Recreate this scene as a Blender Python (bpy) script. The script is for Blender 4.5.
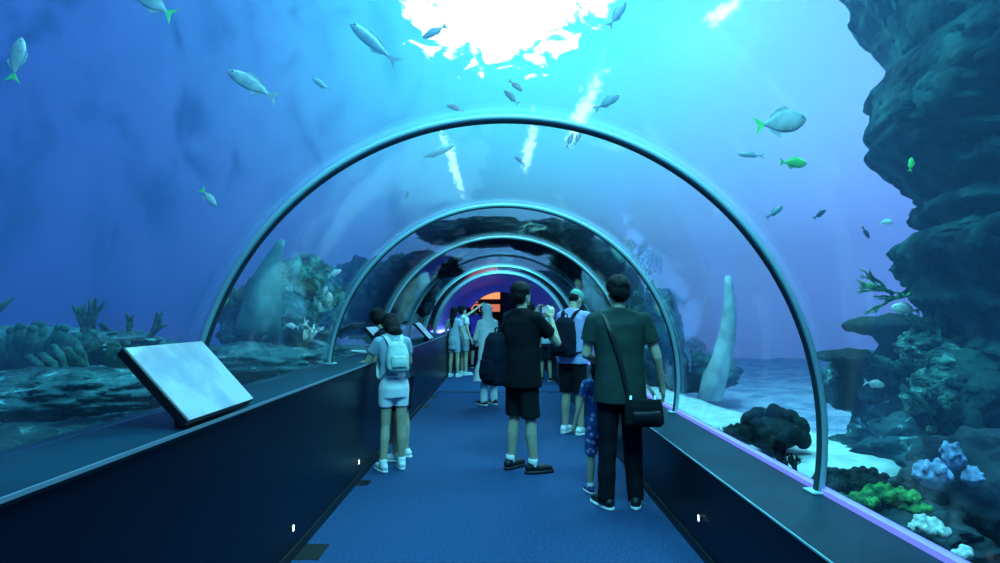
import bpy, bmesh, math, random
from mathutils import Vector, Matrix, noise, Euler
PI = math.pi
for o in list(bpy.data.objects): bpy.data.objects.remove(o)
S = bpy.context.scene
COL = S.collection
F = 600.0; CAMZ = 1.45; PITCH = math.atan(33.5/F)

# ---------------------------------------------------------------- camera, world, lights, exposure
cd = bpy.data.cameras.new('camera'); cam = bpy.data.objects.new('camera', cd); COL.objects.link(cam)
cam.location = (0, 0, CAMZ); cam.rotation_euler = (PI/2+PITCH, 0, 0)
cd.sensor_width = 36; cd.lens = 36*F/1000; cd.clip_start = .05; cd.clip_end = 300
S.camera = cam
S.view_settings.view_transform = 'Standard'; S.view_settings.look = 'None'
S.view_settings.exposure = 0.0; S.view_settings.gamma = 1; S.view_settings.use_curve_mapping = False
try:
    S.cycles.use_denoising = True
    S.cycles.max_bounces = 8; S.cycles.diffuse_bounces = 3; S.cycles.glossy_bounces = 4
    S.cycles.transparent_max_bounces = 48; S.cycles.volume_bounces = 0
    S.cycles.caustics_reflective = False; S.cycles.caustics_refractive = False
    S.cycles.sample_clamp_indirect = 3
except Exception: pass

def at(px, py, Y):
    """world point seen at photo pixel (px,py), at distance Y along the tunnel"""
    dx = (px-500)/F; dv = (281.5-py)/F
    c, s = math.cos(PITCH), math.sin(PITCH)
    d = Vector((dx, c - dv*s, s + dv*c))
    return Vector((0, 0, CAMZ)) + d*(Y/d.y)
def on_ground(px, py, z=0):
    p = at(px, py, 1.0) - Vector((0, 0, CAMZ))
    return Vector((0, 0, CAMZ)) + p*((z-CAMZ)/p.z)

def N(nt, t, x=0, y=0, **kw):
    n = nt.nodes.new(t)
    for k, v in kw.items(): setattr(n, k, v)
    return n
def math_node(nt, op, a=None, b=None, clamp=False):
    n = nt.nodes.new('ShaderNodeMath'); n.operation = op; n.use_clamp = clamp
    for i, v in enumerate((a, b)):
        if v is None: continue
        if isinstance(v, (int, float)): n.inputs[i].default_value = v
        else: nt.links.new(v, n.inputs[i])
    return n.outputs[0]
def ramp(nt, fac, stops, interp='LINEAR'):
    r = nt.nodes.new('ShaderNodeValToRGB'); r.color_ramp.interpolation = interp
    e = r.color_ramp.elements
    while len(e) < len(stops): e.new(0.5)
    for el, (p, c) in zip(e, stops):
        el.position = p; el.color = (*c, 1) if len(c) == 3 else c
    nt.links.new(fac, r.inputs[0]); return r.outputs[0]

w = bpy.data.worlds.new('open_water'); S.world = w; w.use_nodes = True
nt = w.node_tree; nt.nodes.clear()
tc = N(nt, 'ShaderNodeTexCoord'); out = N(nt, 'ShaderNodeOutputWorld'); bg = N(nt, 'ShaderNodeBackground')
G = (at(500, 0, 1)-Vector((0, 0, CAMZ))).normalized()
dot = N(nt, 'ShaderNodeVectorMath', operation='DOT_PRODUCT'); dot.inputs[1].default_value = G
nt.links.new(tc.outputs['Generated'], dot.inputs[0])
nrm = N(nt, 'ShaderNodeVectorMath', operation='NORMALIZE'); nt.links.new(tc.outputs['Generated'], nrm.inputs[0])
nt.links.new(nrm.outputs[0], dot.inputs[0])
ang = math_node(nt, 'DIVIDE', math_node(nt, 'ARCCOSINE', dot.outputs['Value']), PI/2, True)
base = ramp(nt, ang, [(0, (.10, 1.5, 1.7)), (.12, (.16, 1.35, 1.7)), (.24, (.26, .88, 1.6)), (.38, (.30, .60, 1.5)),
                      (.54, (.26, .40, 1.42)), (.72, (.08, .18, .75)), (1, (.02, .08, .34))])
sep = N(nt, 'ShaderNodeSeparateXYZ'); nt.links.new(nrm.outputs[0], sep.inputs[0])
side = N(nt, 'ShaderNodeMapRange'); side.interpolation_type = 'SMOOTHSTEP'
side.inputs[1].default_value = -.58; side.inputs[2].default_value = .12
nt.links.new(sep.outputs[0], side.inputs[0])
sidec = ramp(nt, side.outputs[0], [(0, (.10, .155, .35)), (.5, (.50, .62, .78)), (1, (1, 1, 1))])
m1 = N(nt, 'ShaderNodeMix', data_type='RGBA', blend_type='MULTIPLY'); m1.inputs[0].default_value = 1
nt.links.new(base, m1.inputs[6]); nt.links.new(sidec, m1.inputs[7])
mpw = N(nt, 'ShaderNodeMapping'); mpw.inputs['Scale'].default_value = (7, 7, 3); mpw.inputs['Rotation'].default_value = (0, .5, 0)
nt.links.new(nrm.outputs[0], mpw.inputs[0])
nzw = N(nt, 'ShaderNodeTexNoise'); nzw.inputs['Scale'].default_value = 2.6; nzw.inputs['Detail'].default_value = 6; nzw.inputs['Distortion'].default_value = .6
nt.links.new(mpw.outputs[0], nzw.inputs['Vector'])
murk = ramp(nt, nzw.outputs[0], [(.34, (.12, .25, .45)), (.47, (.72, .78, .88)), (.62, (.95, .95, 1.0))])
m0 = N(nt, 'ShaderNodeMix', data_type='RGBA', blend_type='MULTIPLY')
nt.links.new(math_node(nt, 'SUBTRACT', 1.0, side.outputs[0], True), m0.inputs[0]); nt.links.new(m1.outputs[2], m0.inputs[6]); nt.links.new(murk, m0.inputs[7])
m1 = m0
dn = N(nt, 'ShaderNodeMapRange'); dn.interpolation_type = 'SMOOTHSTEP'
dn.inputs[1].default_value = -.25; dn.inputs[2].default_value = .12
nt.links.new(sep.outputs[2], dn.inputs[0])
dnc = ramp(nt, dn.outputs[0], [(0, (.12, .35, .35)), (1, (1, 1, 1))])
m2 = N(nt, 'ShaderNodeMix', data_type='RGBA', blend_type='MULTIPLY'); m2.inputs[0].default_value = 1
nt.links.new(m1.outputs[2], m2.inputs[6]); nt.links.new(dnc, m2.inputs[7])
nt.links.new(m2.outputs[2], bg.inputs[0]); bg.inputs[1].default_value = 1.0
nt.links.new(bg.outputs[0], out.inputs[0])

def area(name, loc, target, size, energy, color, sy=None):
    l = bpy.data.lights.new(name, 'AREA'); l.energy = energy; l.color = color; l.shape = 'RECTANGLE'
    l.size = size; l.size_y = sy or size
    o = bpy.data.objects.new(name, l); COL.objects.link(o); o.location = loc
    o.rotation_euler = (Vector(target)-Vector(loc)).to_track_quat('-Z', 'Y').to_euler(); return o
area('added_light', (0, 7.5, 6.5), (0, 6, 0), 2.2, 1150, (.14, .90, .95), 5)  # overhead key light, added to cast shadows from the skylight side
area('added_light', (.6, 1.2, 6.0), (0, 5.5, 0), 1.6, 620, (.16, .80, 1.0), 2)  # unseen light added above the camera to brighten the visitors' backs
area('added_light', (0, 11.6, 3.0), (0, 11.2, 0), .8, 110, (.14, .80, 1.0), .8)  # added behind the crown rock to brighten the white robe
area('added_light', (.5, 8.35, 2.74), (.1, 9.2, 0), .26, 42, (.30, 1.0, .85), .26)  # added to brighten the white robe, set at a bright spot
area('added_light', (0, 14.0, 2.75), (0, 14.0, 0), .6, 34, (.14, .70, 1.0), .6)  # added over the tunnel to brighten the far visitors
area('added_light', (-6, 6, 7), (-5, 6, 0), 2.5, 130, (.15, .62, .85), 6)  # unseen light over the left reef
area('added_light', (6, 10, 7), (4, 9, 0), 2.5, 420, (.2, .70, 1.0), 6)  # unseen light over the right reef
area('added_light', (2.4, 6.2, 4.6), (2.4, 6.2, 0), 1.0, 120, (.20, .90, .95), 2)  # unseen light added to brighten the sand shelf

# ---------------------------------------------------------------- materials
def mat(name, color, rough=.7, metal=0, spec=.5, noise_amt=0, noise_scale=8, bump=0, bump_scale=40, color2=None, emit=None, estr=0, coat=0, tex='NOISE'):
    m = bpy.data.materials.new(name); m.use_nodes = True
    nt = m.node_tree; b = nt.nodes['Principled BSDF']
    b.inputs['Base Color'].default_value = (*color, 1); b.inputs['Roughness'].default_value = rough
    b.inputs['Metallic'].default_value = metal; b.inputs['Specular IOR Level'].default_value = spec
    b.inputs['Coat Weight'].default_value = coat
    tcn = nt.nodes.new('ShaderNodeTexCoord')
    if color2 is not None or noise_amt:
        c2 = color2 or tuple(c*(1-noise_amt) for c in color)
        n = nt.nodes.new('ShaderNodeTexNoise'); n.inputs['Scale'].default_value = noise_scale; n.inputs['Detail'].default_value = 6
        nt.links.new(tcn.outputs['Object'], n.inputs['Vector'])
        r = ramp(nt, n.outputs[0], [(.38, c2), (.62, color)])
        nt.links.new(r, b.inputs['Base Color'])
    if bump:
        n = nt.nodes.new('ShaderNodeTexNoise'); n.inputs['Scale'].default_value = bump_scale; n.inputs['Detail'].default_value = 5
        nt.links.new(tcn.outputs['Object'], n.inputs['Vector'])
        bp = nt.nodes.new('ShaderNodeBump'); bp.inputs['Strength'].default_value = bump; bp.inputs['Distance'].default_value = .02
        nt.links.new(n.outputs[0], bp.inputs['Height']); nt.links.new(bp.outputs[0], b.inputs['Normal'])
    if emit:
        b.inputs['Emission Color'].default_value = (*emit, 1); b.inputs['Emission Strength'].default_value = estr
    return m

M = {}
M['carpet'] = mat('carpet', (.036, .088, .215), .95, spec=.1, noise_amt=.35, noise_scale=60, bump=.6, bump_scale=250)
M['panel_dark'] = mat('dark_panel', (.002, .006, .016), .33, spec=.18, noise_amt=.3, noise_scale=2)
M['ledge'] = mat('ledge_top', (.002, .035, .055), .45, spec=.12, noise_amt=.3, noise_scale=3)
M['trim'] = mat('metal_trim', (.5, .6, .65), .35, metal=.7)
M['rib'] = mat('brushed_metal', (.42, .66, .68), .48, metal=.15, bump=.1, bump_scale=90)
M['gasket'] = mat('rubber_gasket', (.02, .06, .07), .6)
M['led'] = mat('led_strip', (.3, .3, .9), .5, emit=(.20, .21, .76), estr=.75)
M['led_violet'] = mat('violet_tube', (.2, .2, .9), .5, emit=(.10, .13, 1.0), estr=17)
M['liner'] = mat('tunnel_liner', (.55, .6, .75), .35)
M['black'] = mat('black_plastic', (.006, .007, .009), .45)
M['glint'] = mat('light_glint', (1, 1, 1), .3, emit=(.8, .95, 1), estr=5)
M['rock'] = mat('reef_rock', (.04, .13, .14), .95, spec=.1, color2=(.008, .03, .045), noise_scale=2.2, bump=1.0, bump_scale=9)
M['rock_dark'] = mat('dark_rock', (.035, .07, .085), .95, spec=.1, color2=(.006, .014, .02), noise_scale=1.6, bump=1.0, bump_scale=7)
M['reef'] = mat('encrusted_reef', (.10, .30, .26), .95, spec=.1, color2=(.01, .035, .05), noise_scale=5, bump=1.0, bump_scale=16)
M['sand'] = mat('sand', (.55, .72, .72), .95, spec=.1, noise_amt=.3, noise_scale=6, bump=.5, bump_scale=20)
M['sand_far'] = mat('rippled_sand', (.60, .72, .80), .95, spec=.1, color2=(.22, .34, .48), noise_scale=2.5, bump=.8, bump_scale=5)
M['coral_dark'] = mat('dark_coral', (.012, .03, .03), .9, spec=.1, noise_amt=.5, noise_scale=20, bump=.8, bump_scale=40)
M['coral_teal'] = mat('teal_coral', (.025, .11, .095), .9, spec=.1, noise_amt=.5, noise_scale=14, bump=.6, bump_scale=50)
M['coral_brown'] = mat('brown_coral', (.045, .085, .045), .9, spec=.1, noise_amt=.6, noise_scale=10, bump=.8, bump_scale=40)
M['coral_green'] = mat('green_coral', (.06, .36, .08), .85, spec=.2, color2=(.01, .10, .05), noise_scale=12, bump=.8, bump_scale=60)
M['coral_white'] = mat('white_coral', (.75, .85, .80), .85, spec=.2, noise_amt=.3, noise_scale=20, bump=.6, bump_scale=60)
M['coral_blue'] = mat('pale_blue_coral', (.38, .52, .80), .85, spec=.2, noise_amt=.5, noise_scale=18, bump=.6, bump_scale=60)
M['fish_silver'] = mat('silver_scales', (.48, .56, .56), .45, noise_amt=.35, noise_scale=14)
M['fish_grey'] = mat('grey_scales', (.22, .36, .42), .5, noise_amt=.3, noise_scale=10)
M['fish_dark'] = mat('dark_scales', (.02, .06, .11), .5, noise_amt=.3, noise_scale=10)
M['fish_white'] = mat('white_scales', (.85, .9, .88), .35, noise_amt=.15, noise_scale=14)
M['fish_green'] = mat('green_fin', (.10, .75, .12), .6)
M['eye'] = mat('eye', (.005, .005, .006), .15)
M['skin'] = mat('skin', (.55, .44, .30), .55, noise_amt=.12, noise_scale=9)
M['skin_dark'] = mat('tan_skin', (.36, .27, .19), .55, noise_amt=.12, noise_scale=9)
M['hair'] = mat('black_hair', (.004, .004, .005), .65, spec=.2, bump=.5, bump_scale=90)
M['lips'] = mat('lips', (.30, .14, .12), .5)

def lumpy(m, scale, dist):
    nt = m.node_tree; v = nt.nodes.new('ShaderNodeTexVoronoi'); v.inputs['Scale'].default_value = scale; v.inputs['Randomness'].default_value = 1
    t = nt.nodes.new('ShaderNodeTexCoord'); n = nt.nodes.new('ShaderNodeTexNoise'); n.inputs['Scale'].default_value = scale*.6; n.inputs['Detail'].default_value = 4
    nt.links.new(t.outputs['Object'], n.inputs['Vector'])
    a = nt.nodes.new('ShaderNodeVectorMath'); a.operation = 'MULTIPLY_ADD'; nt.links.new(n.outputs['Color'], a.inputs[0]); a.inputs[1].default_value = (.5, .5, .5); nt.links.new(t.outputs['Object'], a.inputs[2])
    nt.links.new(a.outputs[0], v.inputs['Vector'])
    b2 = nt.nodes.new('ShaderNodeBump'); b2.invert = True; b2.inputs['Distance'].default_value = dist; b2.inputs['Strength'].default_value = 1
    nt.links.new(v.outputs['Distance'], b2.inputs['Height']); old = nt.nodes['Bump']; nt.links.new(old.outputs[0], b2.inputs['Normal'])
    nt.links.new(b2.outputs[0], nt.nodes['Principled BSDF'].inputs['Normal'])
def flecks(m, col, scale=9, th=.60):
    nt = m.node_tree; b = nt.nodes['Principled BSDF']; src = b.inputs['Base Color'].links[0].from_socket
    t = nt.nodes.new('ShaderNodeTexCoord'); n = nt.nodes.new('ShaderNodeTexNoise'); n.inputs['Scale'].default_value = scale; n.inputs['Detail'].default_value = 8; n.inputs['Roughness'].default_value = .7
    nt.links.new(t.outputs['Object'], n.inputs['Vector']); r = ramp(nt, n.outputs[0], [(th, (0, 0, 0)), (th+.07, (1, 1, 1))])
    mx = nt.nodes.new('ShaderNodeMix'); mx.data_type = 'RGBA'; nt.links.new(r, mx.inputs[0]); nt.links.new(src, mx.inputs[6]); mx.inputs[7].default_value = (*col, 1)
    nt.links.new(mx.outputs[2], b.inputs['Base Color'])
lumpy(M['reef'], 7, .10); lumpy(M['rock'], 5, .08); lumpy(M['rock_dark'], 4, .08)
flecks(M['rock'], (.16, .42, .44), 6, .57); flecks(M['reef'], (.25, .55, .5), 14, .60)

def cloth(name, c, amt=.2, **k): return mat(name, c, .9, spec=.1, noise_amt=amt, noise_scale=5, bump=.35, bump_scale=14, **k)
M['tee_black'] = cloth('black_cotton', (.010, .012, .016))
M['tee_green'] = cloth('dark_green_cotton', (.028, .055, .05))
M['jeans'] = cloth('black_denim', (.010, .013, .020))
M['shorts_black'] = cloth('black_shorts', (.012, .016, .018))
M['tee_blue'] = cloth('light_blue_cotton', (.36, .45, .55))
M['shorts_white'] = cloth('white_shorts', (.90, .90, .92), .12)
M['white_cloth'] = cloth('white_cloth', (.80, .85, .85), .08)
M['dress'] = cloth('pale_dress', (.45, .55, .68))
M['canvas'] = cloth('pale_canvas', (.50, .66, .62))
M['navy'] = cloth('navy_cloth', (.008, .013, .026))
M['purple'] = cloth('purple_cloth', (.16, .08, .5))
M['pink'] = cloth('pink_cloth', (.6, .12, .25))
M['cap'] = cloth('cap_cloth', (.16, .42, .34))
M['shoe_white'] = mat('white_shoe', (.75, .78, .82), .6)
M['shoe_black'] = mat('black_shoe', (.010, .012, .016), .5)
M['shoe_sole'] = mat('white_sole', (.8, .85, .85), .6)
M['shoe_blue'] = mat('blue_shoe', (.03, .06, .22), .6)
def patterned(name, a, b, scale, kind='VORONOI'):
    m = mat(name, a, .9, spec=.1); nt = m.node_tree
    t = nt.nodes.new('ShaderNodeTexCoord')
    if kind == 'VORONOI':
        v = nt.nodes.new('ShaderNodeTexVoronoi'); v.inputs['Scale'].default_value = scale; o = v.outputs['Distance']
        nt.links.new(t.outputs['Object'], v.inputs['Vector'])
    else:
        v = nt.nodes.new('ShaderNodeTexChecker'); v.inputs['Scale'].default_value = scale; o = v.outputs['Fac']
        nt.links.new(t.outputs['Object'], v.inputs['Vector'])
    r = ramp(nt, o, [(.25, b), (.4, a)]); nt.links.new(r, nt.nodes['Principled BSDF'].inputs['Base Color']); return m
M['floral'] = patterned('floral_print', (.04, .10, .30), (.45, .5, .75), 22)
M['check'] = patterned('lavender_check', (.50, .50, .78), (.28, .30, .62), 64, 'CHECKER')

# acrylic: clear, with mirror-like sheen that grows toward grazing angles
def acrylic(name='acrylic'):
    m = bpy.data.materials.new(name); m.use_nodes = True; nt = m.node_tree; nt.nodes.clear()
    o = N(nt, 'ShaderNodeOutputMaterial'); tr = N(nt, 'ShaderNodeBsdfTransparent'); gl = N(nt, 'ShaderNodeBsdfAnisotropic')
    tr.inputs[0].default_value = (.93, .97, .98, 1)
    gl.inputs['Roughness'].default_value = .06; gl.inputs['Color'].default_value = (.9, .95, 1, 1)
    lw = N(nt, 'ShaderNodeLayerWeight'); lw.inputs['Blend'].default_value = .5
    p = math_node(nt, 'POWER', lw.outputs['Facing'], 4.0)
    f = math_node(nt, 'ADD', math_node(nt, 'MULTIPLY', p, .62), .045, True)
    tcn = N(nt, 'ShaderNodeTexCoord'); mp = N(nt, 'ShaderNodeMapping'); mp.inputs['Scale'].default_value = (1.2, .5, 1.2)
    nz = N(nt, 'ShaderNodeTexNoise'); nz.inputs['Scale'].default_value = 1.5; nz.inputs['Detail'].default_value = 2
    nt.links.new(tcn.outputs['Object'], mp.inputs[0]); nt.links.new(mp.outputs[0], nz.inputs['Vector'])
    bp = N(nt, 'ShaderNodeBump'); bp.inputs['Strength'].default_value = .12; bp.inputs['Distance'].default_value = .08
    nt.links.new(nz.outputs[0], bp.inputs['Height']); nt.links.new(bp.outputs[0], gl.inputs['Normal'])
    mx = N(nt, 'ShaderNodeMixShader'); nt.links.new(f, mx.inputs[0]); nt.links.new(tr.outputs[0], mx.inputs[1]); nt.links.new(gl.outputs[0], mx.inputs[2])
    nt.links.new(mx.outputs[0], o.inputs[0]); return m
M['acrylic'] = acrylic()

# ---------------------------------------------------------------- mesh helpers
def link(name, me, m, parent=None, smooth=True):
    o = bpy.data.objects.new(name, me); COL.objects.link(o)
    if m is not None:
        me.materials.clear(); me.materials.append(m)
    if smooth:
        for p in me.polygons: p.use_smooth = True
    if parent is not None: o.parent = parent
    return o
def obj(name, bm, m, parent=None, smooth=True):
    bmesh.ops.recalc_face_normals(bm, faces=bm.faces)
    me = bpy.data.meshes.new(name); bm.to_mesh(me); bm.free()
    return link(name, me, m, parent, smooth)
def tag(o, label=None, cat=None, group=None, kind=None):
    if label: o['label'] = label
    if cat: o['category'] = cat
    if group: o['group'] = group
    if kind: o['kind'] = kind
    return o
def empty(name, loc=(0, 0, 0), rz=0, label=None, cat=None, group=None):
    o = bpy.data.objects.new(name, None); COL.objects.link(o); o.location = loc; o.rotation_euler = (0, 0, rz)
    o.empty_display_size = .1
    return tag(o, label, cat, group)
def box(bm, lo, hi, M4=None):
    vs = [bm.verts.new((x, y, z)) for x in (lo[0], hi[0]) for y in (lo[1], hi[1]) for z in (lo[2], hi[2])]
    for f in ((0, 1, 3, 2), (4, 6, 7, 5), (0, 4, 5, 1), (2, 3, 7, 6), (0, 2, 6, 4), (1, 5, 7, 3)): bm.faces.new([vs[i] for i in f])
    if M4 is not None:
        for v in vs: v.co = M4 @ v.co
    return vs
def bevel(bm, w=.01, seg=2): bmesh.ops.bevel(bm, geom=list(bm.edges), offset=w, segments=seg, affect='EDGES')
def frame_of(d):
    d = d.normalized(); u = Vector((0, 0, 1)) if abs(d.z) < .9 else Vector((0, 1, 0))
    a = d.cross(u).normalized(); b = a.cross(d).normalized(); return a, b
def tube(bm, pts, rads, n=8, cap=True):
    """tapered tube through points"""
    rings = []
    for i, p in enumerate(pts):
        p = Vector(p)
        d = (Vector(pts[min(i+1, len(pts)-1)]) - Vector(pts[max(i-1, 0)]))
        if i == 0: a, b = frame_of(d)
        else:
            dn = d.normalized(); a = (a - dn*a.dot(dn)).normalized(); b = dn.cross(a)
        r = rads[i] if isinstance(rads, (list, tuple)) else rads
        rings.append([bm.verts.new(p + (a*math.cos(t)+b*math.sin(t))*r) for t in [2*PI*k/n for k in range(n)]])
    for r0, r1 in zip(rings, rings[1:]):
        for k in range(n): bm.faces.new((r0[k], r0[(k+1) % n], r1[(k+1) % n], r1[k]))
    if cap: bm.faces.new(rings[0][::-1]); bm.faces.new(rings[-1])
def loft(bm, rings, n=20, M4=None, power=2.0):
    """rings: (cx,cy,cz,rx,ry[,tilt]) stacked in z; closed with caps"""
    L = []
    for r in rings:
        cx, cy, cz, rx, ry = r[:5]; row = []
        for k in range(n):
            t = 2*PI*k/n; c, s = math.cos(t), math.sin(t)
            x = math.copysign(abs(c)**(2/power), c)*rx; y = math.copysign(abs(s)**(2/power), s)*ry
            z = cz + (r[5]*y if len(r) > 5 else 0)
            v = Vector((cx+x, cy+y, z)); row.append(bm.verts.new(M4 @ v if M4 is not None else v))
        L.append(row)
    for a, b in zip(L, L[1:]):
        for k in range(n): bm.faces.new((a[k], a[(k+1) % n], b[(k+1) % n], b[k]))
    bm.faces.new(L[0][::-1]); bm.faces.new(L[-1])
def capsule(bm, a, b, ra, rb, n=12, M4=None, flat_end=False):
    a, b = Vector(a), Vector(b); d = (b-a); L = d.length or 1e-6; d = d/L
    u, v = frame_of(d); pts = []
    for k in range(4): t = -PI/2 + (k+.35)*PI/2/4; pts.append((a + d*math.sin(t)*ra, math.cos(t)*ra))
    pts += [(a, ra), (a.lerp(b, .5), (ra+rb)/2), (b, rb)]
    if not flat_end:
        for k in range(1, 5): t = (k-.35)*PI/2/4; pts.append((b + d*math.sin(t)*rb, math.cos(t)*rb))
    L_ = []
    for p, r in pts:
        row = []
        for k in range(n):
            t = 2*PI*k/n; q = p + (u*math.cos(t)+v*math.sin(t))*r
            row.append(bm.verts.new(M4 @ q if M4 is not None else q))
        L_.append(row)
    for r0, r1 in zip(L_, L_[1:]):
        for k in range(n): bm.faces.new((r0[k], r0[(k+1) % n], r1[(k+1) % n], r1[k]))
    bm.faces.new(L_[0][::-1]); bm.faces.new(L_[-1])
def ell(bm, c, r, M4=None, n=14, rot=None):
    r0 = bmesh.ops.create_uvsphere(bm, u_segments=n, v_segments=max(8, n*2//3), radius=1)['verts']
    T = Matrix.Translation(Vector(c)) @ (Matrix() if rot is None else rot.to_4x4()) @ Matrix.Diagonal((*r, 1))
    if M4 is not None: T = M4 @ T
    for v in r0: v.co = T @ v.co
def fuse(name, bm, m, parent=None, voxel=.008, smooth=3, jitter=0, js=6):
    """one continuous skin over overlapping solids"""
    bmesh.ops.recalc_face_normals(bm, faces=bm.faces)
    me = bpy.data.meshes.new('tmp'); bm.to_mesh(me); bm.free()
    t = bpy.data.objects.new('tmp', me); COL.objects.link(t)
    rm = t.modifiers.new('r', 'REMESH'); rm.mode = 'VOXEL'; rm.voxel_size = voxel
    if smooth: sm = t.modifiers.new('s', 'SMOOTH'); sm.iterations = smooth; sm.factor = .5
    dg = bpy.context.evaluated_depsgraph_get()
    me2 = bpy.data.meshes.new_from_object(t.evaluated_get(dg))
    bpy.data.objects.remove(t); bpy.data.meshes.remove(me)
    me2.name = name
    if jitter:
        nv = len(me2.vertices); co = [0.0]*(3*nv); me2.vertices.foreach_get('co', co)
        no = [0.0]*(3*nv); me2.vertex_normals.foreach_get('vector', no)
        for i in range(0, 3*nv, 3):
            q = noise.noise(Vector((co[i]*js, co[i+1]*js, co[i+2]*js)))*jitter
            co[i] += no[i]*q; co[i+1] += no[i+1]*q; co[i+2] += no[i+2]*q
        me2.vertices.foreach_set('co', co); me2.update()
    return link(name, me2, m, parent)
def fbm(p, oct=5, lac=2.1, gain=.5):
    s = 0; a = 1
    for _ in range(oct): s += a*noise.noise(p); p = p*lac; a *= gain
    return s
def ridged(p, oct=5):
    s = 0; a = 1
    for _ in range(oct): s += a*(.5-abs(noise.noise(p))); p = p*2.1; a *= .5
    return s
def boulder(name, c, r, m, seed=0, amp=.35, sub=4, freq=1.2, label=None, cat='rock', parent=None, squash=None):
    bm = bmesh.new(); bmesh.ops.create_icosphere(bm, subdivisions=sub, radius=1)
    off = Vector((seed*7.3, seed*3.1, seed*1.7))
    for v in bm.verts:
        d = v.co.normalized(); k = 1 + amp*ridged(d*freq+off) + .35*amp*fbm(d*freq*4+off)
        v.co = Vector((d.x*r[0], d.y*r[1], d.z*r[2]))*k
    o = obj(name, bm, m, parent); o.location = c
    if label: tag(o, label, cat)
    return o

# ---------------------------------------------------------------- setting: floor, ledges, tunnel
TX, TZ, TR = .03, .87, 1.62
Y0, Y1 = -1.5, 20.6
XL, XR, ZL, ZR = -1.24, 1.21, 1.0, .56
def slab(name, lo, hi, m, bev=0, parent=None):
    bm = bmesh.new(); box(bm, lo, hi)
    if bev: bevel(bm, bev)
    o = obj(name, bm, m, parent, smooth=False)
    if parent is None: o['kind'] = 'structure'
    return o
slab('floor', (XL-.3, Y0, -.1), (XR+.3, 28, 0), M['carpet'])
slab('wall_left', (-1.60, Y0, 0), (XL, Y1, ZL-.025), M['panel_dark'])
slab('wall_right', (XR, Y0, 0), (1.70, Y1, ZR-.025), M['panel_dark'])
slab('trim_1', (-1.66, Y0, ZL-.025), (XL+.012, Y1, ZL), M['ledge'])
slab('trim_2', (XR-.012, Y0, ZR-.025), (1.70, Y1, ZR), M['ledge'])
slab('trim_3', (XL+.012, Y0, ZL-.012), (XL+.018, Y1, ZL+.002), M['trim'])
slab('trim_4', (XR-.016, Y0, ZR-.008), (XR-.012, Y1, ZR+.001), M['rib'])
slab('trim_5', (1.60, Y0, ZR), (1.645, Y1, ZR+.026), M['led'])
slab('baseboard_left', (XL, Y0, 0), (XL+.012, Y1, .06), M['black'])
slab('baseboard_right', (XR-.012, Y0, 0), (XR, Y1, .06), M['black'])

A0 = PI - math.asin((ZL-TZ)/TR); A1 = -math.asin((TZ-ZR)/TR)
def arc_shell(bm, r0, r1, ya, yb, n=150, a0=A0, a1=A1):
    corners = ((r0, ya), (r1, ya), (r1, yb), (r0, yb))
    def P(i, k):
        a = a0+(a1-a0)*i/n; r, y = corners[k % 4]; return (TX+r*math.cos(a), y, TZ+r*math.sin(a))
    for k in range(4):      # each long side keeps its own vertices, so the edges stay crisp
        row = [(bm.verts.new(P(i, k)), bm.verts.new(P(i, k+1))) for i in range(n+1)]
        for a, b in zip(row, row[1:]): bm.faces.new((a[0], a[1], b[1], b[0]))
    for i in (0, n): bm.faces.new([bm.verts.new(P(i, k)) for k in ((0, 1, 2, 3) if i else (3, 2, 1, 0))])
def arc_bar(bm, r, w, h, rad, n=120, a0=A0, a1=A1):
    """rounded bar bent into the arch: w along the tunnel, h radially"""
    sec = []
    for cx, cy, t0 in ((w/2-rad, h/2-rad, 0), (-w/2+rad, h/2-rad, 1), (-w/2+rad, -h/2+rad, 2), (w/2-rad, -h/2+rad, 3)):
        for q in range(4): t = (t0+q/3)*PI/2; sec.append((cx+rad*math.cos(t), cy+rad*math.sin(t)))
    rows = []
    for i in range(n+1):
        a = a0+(a1-a0)*i/n
        rows.append([bm.verts.new(((r+v)*math.cos(a), u, (r+v)*math.sin(a))) for u, v in sec])
    m = len(sec)
    for a, b in zip(rows, rows[1:]):
        for k in range(m): bm.faces.new((a[k], a[(k+1) % m], b[(k+1) % m], b[k]))
    bm.faces.new(rows[0][::-1]); bm.faces.new(rows[-1])
RIBS = [3.07, 5.55, 7.85, 10.2, 12.5, 14.55]
ys = [Y0] + RIBS
for i, (a, b) in enumerate(zip(ys, ys[1:])):
    bm = bmesh.new(); arc_shell(bm, TR, TR+.012, a+.002, b-.002)
    o = obj('window_%d' % (i+1), bm, M['acrylic']); o['kind'] = 'structure'
riblab = ['largest curved metal rib, nearest the camera, arching over the whole tunnel',
          'second curved metal rib, framing the visitors in the foreground',
          'third curved metal rib, behind the man in the black shirt',
          'fourth curved metal rib, beyond the person in white',
          'fifth curved metal rib, near the far group of visitors',
          'smallest curved metal rib, edging the violet-lit end of the tunnel']
for y, lb in zip(RIBS, riblab):
    e = empty('tunnel_rib', (TX, y, TZ), 0, lb, 'tunnel rib', 'curved metal ribs of the acrylic tunnel')
    bm = bmesh.new(); arc_bar(bm, TR-.019, .060, .032, .012); obj('arch_bar', bm, M['rib'], e)
    bm = bmesh.new(); arc_bar(bm, TR-.0375, .044, .006, .0025); obj('gasket', bm, M['gasket'], e)
    for s, z in ((1, ZR), (-1, ZL)):
        x = s*math.sqrt(TR**2-(z-TZ)**2)-s*.03
        bm = bmesh.new(); box(bm, (x-.045, -.05, z-TZ), (x+.045-(.02 if s > 0 else 0), .05, z-TZ+.012)); bevel(bm, .003, 1)
        obj('foot_plate', bm, M['rib'], e, False)

slab('trim_7', (XL, 11.35, 0), (XR, 11.5, .004), M['black'])
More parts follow.
